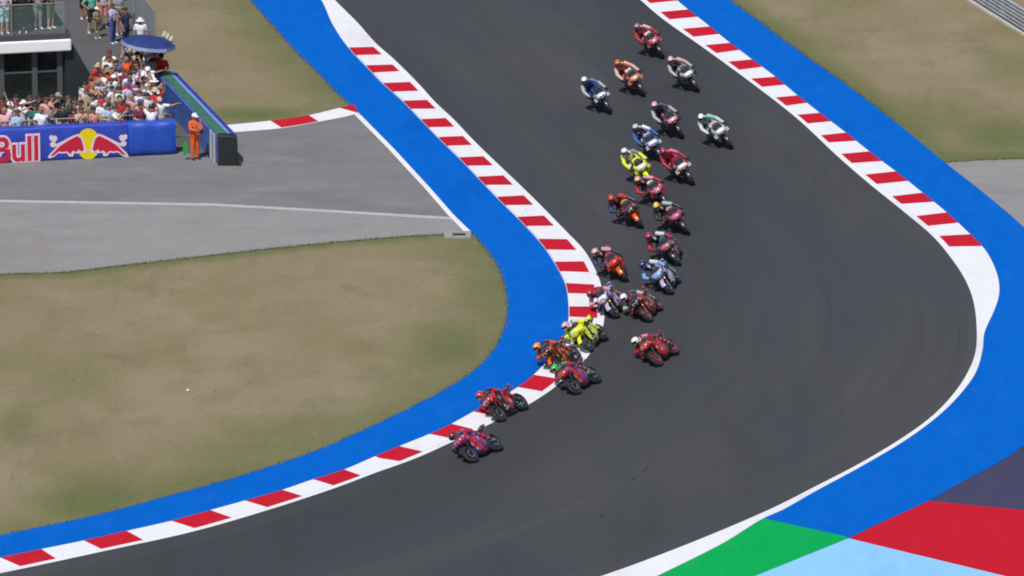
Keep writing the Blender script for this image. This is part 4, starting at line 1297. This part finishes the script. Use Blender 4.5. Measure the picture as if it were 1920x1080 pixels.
# ================================================================== people: spectators and marshals
FP = {}
ARM = {
    'rest': ((0.25, 0.03, 1.15), (0.25, -0.10, 0.90)),
    'fold': ((0.25, -0.10, 1.18), (0.08, -0.30, 1.16)),
    'phone': ((0.26, -0.22, 1.28), (0.09, -0.40, 1.54)),
    'up': ((0.34, -0.04, 1.63), (0.27, -0.10, 1.90)),
    'point': ((0.44, -0.16, 1.44), (0.66, -0.30, 1.54)),
    'shade': ((0.40, -0.12, 1.50), (0.13, -0.17, 1.70)),
    'hip': ((0.38, 0.06, 1.18), (0.19, -0.05, 1.00))}
PNAME = {('rest', 'rest'): 'arms hanging', ('phone', 'phone'): 'holding both hands up in front', ('up', 'rest'): 'one arm raised', ('up', 'up'): 'both arms raised', ('point', 'rest'): 'one arm stretched out',
         ('shade', 'fold'): 'shading the eyes', ('fold', 'fold'): 'arms folded', ('hip', 'hip'): 'hands on hips', ('phone', 'rest'): 'one hand held up in front', ('rest', 'point'): 'arm stretched to one side'}
def fan_caps(ra, la, stance=0):
    V = Vector
    c = [('head', V((0, 0.0, 1.60)), V((0, 0.0, 1.66)), 0.088, 0.098), ('head', V((0, -0.03, 1.565)), V((0, -0.04, 1.60)), 0.062, 0.07), ('head', V((0, -0.105, 1.60)), V((0, -0.098, 1.63)), 0.016, 0.012),
         ('head', V((-0.098, 0.005, 1.60)), V((-0.100, 0.005, 1.63)), 0.018, 0.018), ('head', V((0.098, 0.005, 1.60)), V((0.100, 0.005, 1.63)), 0.018, 0.018),
         ('neck', V((0, 0.01, 1.44)), V((0, 0.0, 1.56)), 0.058, 0.055),
         ('torso', V((0.05, 0, 1.30)), V((-0.05, 0, 1.30)), 0.135, 0.135), ('torso', V((0, 0, 1.05)), V((0, 0.005, 1.32)), 0.135, 0.15), ('torso', V((0.15, 0, 1.405)), V((-0.15, 0, 1.405)), 0.075, 0.075),
         ('hip', V((0.07, 0, 0.95)), V((-0.07, 0, 0.95)), 0.125, 0.125)]
    for s, arm in ((1, ra), (-1, la)):
        e, h = V(ARM[arm][0]), V(ARM[arm][1])
        e.x *= s; h.x *= s
        sh = V((s * 0.185, 0, 1.405))
        m = sh.lerp(e, 0.62)
        w = h + (e - h) * 0.10
        c += [('sleeve', sh, m, 0.066, 0.055), ('uarm', m, e, 0.048, 0.043), ('farm', e, w, 0.043, 0.030), ('hand', w, h + (h - e).normalized() * 0.03, 0.034, 0.034)]
        k = V((s * (0.10 + 0.02 * stance), -0.03 * stance, 0.49)); a = V((s * (0.11 + 0.04 * stance), 0.02, 0.09))
        c += [('thigh', V((s * 0.085, 0, 0.92)), k, 0.092, 0.062), ('shin', k, a, 0.058, 0.040), ('foot', a + V((0, 0.03, -0.045)), a + V((s * 0.02, -0.16, -0.055)), 0.042, 0.034)]
    return c
def fan_protos():
    for key in PNAME:
        ra, la = key
        caps = fan_caps(ra, la, 1 if ra in ('hip', 'up') else 0)
        body = continuous_body('person', caps, 0.026, 2)
        V, F, N, tags = body
        mb = MB(); mb.v = [Vector(v) for v in V]; mb.f = list(F)
        mb.i = [1 if t == 'foot' else 0 for t in tags]
        for s, arm in ((1, ra), (-1, la)):
            e, h = Vector(ARM[arm][0]), Vector(ARM[arm][1])
            e.x *= s; h.x *= s
            d = (h - e).normalized()
            fingers(mb, h - d * 0.01, d, s, Vector((-s * 0.5, -0.8, 0.2)), 0.5, 0, 1.05)
        for sx in (-1, 1):
            mb.box((sx * 0.036, -0.098, 1.632), (0.026, 0.014, 0.012), 2)
        mb.box((0, -0.100, 1.562), (0.05, 0.014, 0.010), 2)
        P_ = dict(body=mb.mesh('person', True))
        P_['shirt'] = shell('shirt', body, {'torso', 'sleeve'}, 0.014)
        P_['shorts'] = shell('shorts', body, {'hip', 'thigh'}, 0.016)
        P_['trousers'] = shell('trousers', body, {'hip', 'thigh', 'shin'}, 0.016)
        P_['overall'] = shell('overall', body, {'torso', 'sleeve', 'uarm', 'farm', 'hip', 'thigh', 'shin'}, 0.020)
        FP[key] = P_
    def dome(r, z0, name, brim):
        vs, fs = [], []
        n, m = 14, 5
        for a in range(m + 1):
            t = math.pi / 2 * a / m
            for j in range(n):
                q = 2 * math.pi * j / n
                dz = -0.035 if (math.sin(q) > 0.2 and a == 0 and not brim) else 0
                vs.append((r * math.cos(t) * math.cos(q), 0.008 + r * math.cos(t) * math.sin(q), z0 + dz + r * 0.98 * math.sin(t)))
        for a in range(m):
            for j in range(n):
                fs.append((a * n + j, a * n + (j + 1) % n, (a + 1) * n + (j + 1) % n, (a + 1) * n + j))
        b = MB().add(vs, fs)
        if brim == 1:
            b.add([(-0.075, -0.085, z0 + 0.012), (0.075, -0.085, z0 + 0.012), (0.055, -0.185, z0 - 0.01), (-0.055, -0.185, z0 - 0.01), (-0.075, -0.085, z0 + 0.0), (0.075, -0.085, z0 + 0.0), (0.055, -0.185, z0 - 0.02), (-0.055, -0.185, z0 - 0.02)],
                  [(0, 1, 2, 3), (7, 6, 5, 4), (0, 3, 7, 4), (1, 5, 6, 2), (2, 6, 7, 3)])
        if brim == 2:
            vs = [(rr * math.cos(q), 0.008 + rr * math.sin(q), z0 + dz) for rr, dz in ((r * 0.98, 0.01), (r * 1.65, -0.03), (r * 1.62, -0.04), (r * 0.97, 0.0)) for q in [2 * math.pi * j / n for j in range(n)]]
            b.add(vs, [(a * n + j, a * n + (j + 1) % n, (a + 1) * n + (j + 1) % n, (a + 1) * n + j) for a in range(3) for j in range(n)])
        FP[name] = b.mesh(name, True)
    dome(0.112, 1.645, 'hair', 0)
    dome(0.116, 1.650, 'cap', 1)
    dome(0.114, 1.650, 'sun_hat', 2)
fan_protos()
CC = dict(white=(0.74, 0.74, 0.78), red=(0.55, 0.015, 0.02), pink=(0.66, 0.36, 0.40), black=(0.02, 0.02, 0.024), navy=(0.025, 0.03, 0.09), beige=(0.48, 0.40, 0.29), lightblue=(0.36, 0.52, 0.68), green=(0.10, 0.16, 0.08),
          orange=(0.70, 0.115, 0.015), maroon=(0.16, 0.02, 0.05), lilac=(0.50, 0.46, 0.70), mint=(0.12, 0.45, 0.33), grey=(0.26, 0.26, 0.28), khaki=(0.24, 0.21, 0.14), teal=(0.02, 0.12, 0.12), aqua=(0.45, 0.72, 0.70), blue=(0.06, 0.09, 0.34), tan=(0.45, 0.25, 0.16), salmon=(0.62, 0.27, 0.20))
SKIN = [mat('skin_%d' % k, c, 0.55) for k, c in enumerate([(0.52, 0.29, 0.20), (0.44, 0.22, 0.14), (0.58, 0.35, 0.26), (0.34, 0.17, 0.10)])]
HAIR = {k: mat('hair_' + k, c, 0.7) for k, c in dict(dark=(0.018, 0.012, 0.010), brown=(0.07, 0.035, 0.018), fair=(0.26, 0.17, 0.08)).items()}
def cloth(c): return mat('cloth_' + c, CC[c], 0.85, var=0.12, scale=9)
DARK = mat('face_dark', (0.05, 0.02, 0.018), 0.5)
FANS = []
def person(base, yaw, pose, shirt, legs, legc, hat, hatc, scale, zone, z=None, label=None, group='spectators in the crowd', shoe='white', skin=None):
    p = FP[pose]
    o = me_obj('person', p['body'], [skin or rnd.choice(SKIN), mat('shoe_' + shoe, CC[shoe], 0.7), DARK])
    o.location = base
    o.rotation_euler = (0, 0, yaw)
    o.scale = (scale, scale, scale)
    if legs == 'overall':
        me_obj('overall', p['overall'], cloth(shirt), o)
    else:
        me_obj('shirt', p['shirt'], cloth(shirt), o)
        me_obj(legs, p[legs], cloth(legc), o)
    if hat == 'hair': me_obj('hair', FP['hair'], HAIR[hatc], o)
    else: me_obj(hat, FP[hat], cloth(hatc), o)
    FANS.append((o, shirt, legs, legc, hat, hatc, pose, zone, label, group))
    return o
POSEL = list(PNAME)
def fan_at_head(hx, hy, shirt, zone, pose=None, yaw=None, hat=None, legs=None, scale=None):
    sc = scale or rnd.uniform(0.93, 1.06)
    b = P(hx, hy, 1.63 * sc)
    pose = pose or rnd.choice(POSEL + [('up', 'rest'), ('point', 'rest'), ('phone', 'phone'), ('phone', 'rest')])
    yaw = R(rnd.uniform(-45, 75)) if yaw is None else R(yaw)
    if hat is None:
        q = rnd.random()
        hat = ('hair', rnd.choice(['dark', 'brown', 'fair', 'dark', 'brown'])) if q < 0.74 else (('cap', rnd.choice(['white', 'red', 'black', 'navy', 'white', 'blue'])) if q < 0.95 else ('sun_hat', rnd.choice(['beige', 'white', 'khaki'])))
    legs = legs or rnd.choice([('shorts', 'beige'), ('shorts', 'navy'), ('shorts', 'grey'), ('trousers', 'navy'), ('shorts', 'white'), ('trousers', 'khaki'), ('shorts', 'black')])
    return person((b.x, b.y, 0.008), yaw, pose, shirt, legs[0], legs[1], hat[0], hat[1], sc, zone)
# behind the lettering and emblem, below the windows
ZL = 'behind the banner under the dark windows'
for (hx, hy, sh, pose, hat) in [
    (-30, 196, 'grey', None, None), (-14, 206, 'white', None, None), (3, 187, 'maroon', ('up', 'rest'), ('hair', 'dark')), (8, 208, 'pink', None, ('hair', 'fair')), (19, 197, 'white', ('point', 'rest'), ('cap', 'white')), (30, 184, 'maroon', ('point', 'rest'), ('hair', 'dark')),
    (44, 194, 'white', ('phone', 'phone'), ('cap', 'white')), (56, 184, 'navy', ('shade', 'fold'), ('hair', 'brown')), (66, 201, 'teal', ('fold', 'fold'), ('hair', 'dark')), (33, 211, 'lightblue', ('fold', 'fold'), ('hair', 'brown')),
    (73, 184, 'black', None, ('hair', 'dark')), (78, 206, 'white', None, ('hair', 'fair')), (87, 188, 'pink', ('phone', 'rest'), ('hair', 'brown')), (95, 199, 'grey', ('phone', 'phone'), ('cap', 'salmon')), (98, 183, 'khaki', None, None), (109, 180, 'black', ('fold', 'fold'), ('cap', 'grey')),
    (118, 200, 'black', None, ('hair', 'dark')), (128, 185, 'green', ('point', 'rest'), ('hair', 'brown')), (139, 209, 'maroon', None, ('hair', 'dark')), (141, 188, 'navy', None, ('hair', 'dark'))]:
    fan_at_head(hx, hy, sh, ZL, pose, None, hat)
# packed wedge between the terrace and the blue barrier: the ones that stand out first
ZF, ZM, ZB = 'in the front rows of the packed crowd', 'in the middle of the packed crowd', 'at the back of the packed crowd'
KEY = [(152, 193, 'pink', None, None), (166, 190, 'khaki', ('phone', 'phone'), ('sun_hat', 'khaki')), (152, 206, 'beige', None, ('hair', 'brown')), (175, 206, 'salmon', ('fold', 'fold'), ('hair', 'dark')), (189, 193, 'white', ('fold', 'fold'), ('cap', 'red')),
       (203, 200, 'lightblue', ('fold', 'fold'), ('hair', 'dark')), (225, 190, 'red', ('fold', 'fold'), ('hair', 'fair')), (246, 183, 'pink', ('phone', 'rest'), ('hair', 'fair')), (263, 198, 'maroon', ('fold', 'fold'), ('hair', 'dark')), (261, 175, 'white', ('hip', 'hip'), ('hair', 'brown')),
       (276, 180, 'white', None, ('hair', 'dark')), (291, 170, 'red', None, ('sun_hat', 'beige')), (299, 188, 'white', ('point', 'rest'), ('cap', 'beige')), (190, 138, 'white', ('phone', 'phone'), ('hair', 'dark')), (213, 146, 'white', ('rest', 'rest'), ('cap', 'white')),
       (178, 136, 'red', ('up', 'rest'), ('cap', 'red')), (205, 99, 'white', ('phone', 'phone'), ('cap', 'maroon')), (217, 118, 'black', None, ('hair', 'dark')), (246, 96, 'beige', ('up', 'up'), ('sun_hat', 'beige')), (238, 112, 'orange', None, ('hair', 'fair')),
       (250, 132, 'lilac', ('up', 'rest'), ('hair', 'dark')), (240, 160, 'lilac', None, ('cap', 'blue')), (268, 142, 'navy', None, ('cap', 'white')), (275, 150, 'salmon', ('up', 'up'), ('hair', 'brown')), (289, 152, 'khaki', None, ('sun_hat', 'white')), (163, 172, 'beige', ('point', 'rest'), ('hair', 'brown'))]
taken = []
def zone_of(hy): return ZF if hy > 168 else (ZM if hy > 128 else ZB)
for (hx, hy, sh, pose, hat) in KEY:
    o = fan_at_head(hx, hy, sh, zone_of(hy), pose, None, hat); taken.append(Vector(o.location[:2]))
wedge = [(148, 204), (156, 160), (182, 126), (204, 96), (256, 94), (268, 110), (279, 132), (292, 158), (300, 184), (296, 204)]
PAL = ['white'] * 24 + ['lightblue', 'lilac'] + ['pink', 'red', 'salmon', 'beige', 'beige', 'navy', 'black', 'black', 'lightblue', 'maroon', 'grey', 'lilac', 'orange', 'khaki', 'green', 'tan', 'tan', 'red']
tries = 0
W2 = np.array(wedge, float)
while tries < 2600 and len(taken) < 80:
    tries += 1
    hx, hy = rnd.uniform(146, 302), rnd.uniform(94, 205)
    if not inside(W2, np.array([hx]), np.array([hy]))[0]: continue
    b = P(hx, hy, 1.63)
    if min(((b.x - t.x) ** 2 + ((b.y - t.y) * 0.62) ** 2) for t in taken) < 0.43 ** 2: continue
    o = fan_at_head(hx, hy, rnd.choice(PAL), zone_of(hy)); taken.append(Vector(o.location[:2]))
# standing on the terrace deck behind the glass
ZD = 'on the terrace behind the glass balustrade'
for (x, y, sh, lg, hat, pose, yaw) in [(-2.42, 0.28, 'lilac', ('shorts', 'aqua'), ('hair', 'brown'), ('fold', 'fold'), 10), (-1.72, 0.30, 'black', ('trousers', 'black'), ('hair', 'dark'), ('phone', 'phone'), -15), (-1.10, 0.75, 'lilac', ('trousers', 'grey'), ('hair', 'fair'), ('fold', 'fold'), 20),
                                 (-0.62, 0.8, 'green', ('shorts', 'green'), ('cap', 'black'), ('fold', 'fold'), 40), (-3.2, 0.4, 'navy', ('shorts', 'beige'), ('hair', 'dark'), ('rest', 'rest'), 0)]:
    q = TM @ Vector((x, y, 3.01))
    person(q, R(yaw) + math.atan2(B_U.y, B_U.x), pose, sh, lg[0], lg[1], hat[0], hat[1], 1.0, ZD)
# loose group on the pavement above the crowd
ZP = 'on the grey pavement above the crowd'
for (fx, fy, sh, lg, hat, pose, yaw, sc) in [(158, 36, 'navy', ('shorts', 'black'), ('hair', 'dark'), ('fold', 'fold'), 20, 1.0), (173, 62, 'mint', ('shorts', 'black'), ('hair', 'brown'), ('hip', 'hip'), 30, 1.02), (194, 52, 'lightblue', ('shorts', 'salmon'), ('hair', 'fair'), ('rest', 'rest'), 10, 1.0),
                                             (182, 72, 'khaki', ('trousers', 'khaki'), ('cap', 'white'), ('fold', 'fold'), 40, 0.72), (212, 82, 'lilac', ('trousers', 'blue'), ('hair', 'brown'), ('fold', 'fold'), 60, 0.93), (224, 66, 'grey', ('shorts', 'tan'), ('hair', 'brown'), ('shade', 'fold'), 30, 1.0), (264, 112, 'white', ('shorts', 'navy'), ('sun_hat', 'white'), ('rest', 'rest'), 0, 0.95), (236, 92, 'navy', ('trousers', 'navy'), ('hair', 'dark'), ('phone', 'rest'), 50, 0.95)]:
    b = P(fx, fy, 0.008)
    person(b, R(yaw), pose, sh, lg[0], lg[1], hat[0], hat[1], sc, ZP)
# marshals
for (hx, hy, sh, lab) in [(302, 106, 'red', 'marshal in red shirt under the right edge of the blue parasol'), (291, 101, 'maroon', 'marshal in dark red shirt beneath the middle of the blue parasol')]:
    b = P(hx, hy, 1.63)
    person((b.x, b.y, 0.008), R(20), ('fold', 'fold'), sh, 'trousers', 'black', 'cap', 'black', 1.0, '', label=lab, group='marshals', shoe='black')
mb_ = P(366, 299, 0.008)
mo = person(mb_, R(35), ('fold', 'fold'), 'orange', 'overall', '', 'cap', 'white', 0.98, '', label='marshal in orange overalls and white cap standing beside the blue barrier', group='marshals', shoe='black')
me_obj('bib', mesh_from('bib', [(0.02, -0.168, 1.42), (0.15, -0.12, 1.40), (0.16, -0.13, 1.16), (0.02, -0.172, 1.14)], [(0, 3, 2, 1)]), cloth('lilac'), mo)
bp = MB().loft([(-0.10, 1.12, 0.05, 0.10, 0.26), (-0.04, 1.12, 0.10, 0.17, 0.26), (0.06, 1.10, 0.10, 0.18, 0.26), (0.12, 1.10, 0.05, 0.12, 0.26)], 10, 3).build('shoulder_bag', cloth('navy'), mo, True)
fl = empty('signal_flag', mb_ + Vector((-0.27, -0.12, 0)))
MB().tube([(0.06, 0, 1.02), (-0.02, 0, 0.30)], 0.011, 6).build('stick', ALU, fl)
vs = []
for k in range(5):
    for j in range(4):
        vs.append((-0.02 - 0.05 * j + 0.02 * k * 0.3, 0.035 * math.sin(j * 2.1 + k), 0.72 - 0.12 * k - 0.02 * j))
MB().add(vs, [(k * 4 + j, k * 4 + j + 1, k * 4 + 5 + j, k * 4 + 4 + j) for k in range(4) for j in range(3)]).build('cloth', mat('flag_green', (0.03, 0.36, 0.05), 0.7), fl)
tag(fl, 'green flag held low by the marshal in orange', 'flag')

# labels: what is worn and where, then the order from the left among those alike
from collections import defaultdict
grp = defaultdict(list)
for f in FANS:
    if f[8] is None: grp[(f[1], f[7])].append(f)
ORD = ['leftmost', 'second from left', 'third from left', 'fourth from left', 'fifth from left', 'sixth from left', 'seventh from left', 'eighth from left', 'ninth from left', 'tenth from left', 'eleventh from left', 'twelfth from left', 'thirteenth from left', 'fourteenth from left', 'fifteenth from left', 'sixteenth from left', 'seventeenth from left', 'eighteenth from left', 'nineteenth from left', 'twentieth from left'] + ['number %d from left' % k for k in range(21, 60)]
NM = dict(lightblue='light blue', aqua='pale aqua', tan='tan', lilac='lilac')
for (sh, zone), fs in grp.items():
    fs.sort(key=lambda f: f[0].location.x / f[0].location.y)
    for k, f in enumerate(fs):
        c = NM.get(sh, sh)
        if len(fs) == 1: lab = 'lone spectator in %s shirt %s' % (c, zone)
        else: lab = '%s spectator in %s shirt %s' % (ORD[k] if k < len(fs) - 1 or k == 0 else 'rightmost', c, zone)
        tag(f[0], lab, 'person', f[9])
for f in FANS:
    if f[8]: tag(f[0], f[8], 'person', f[9])
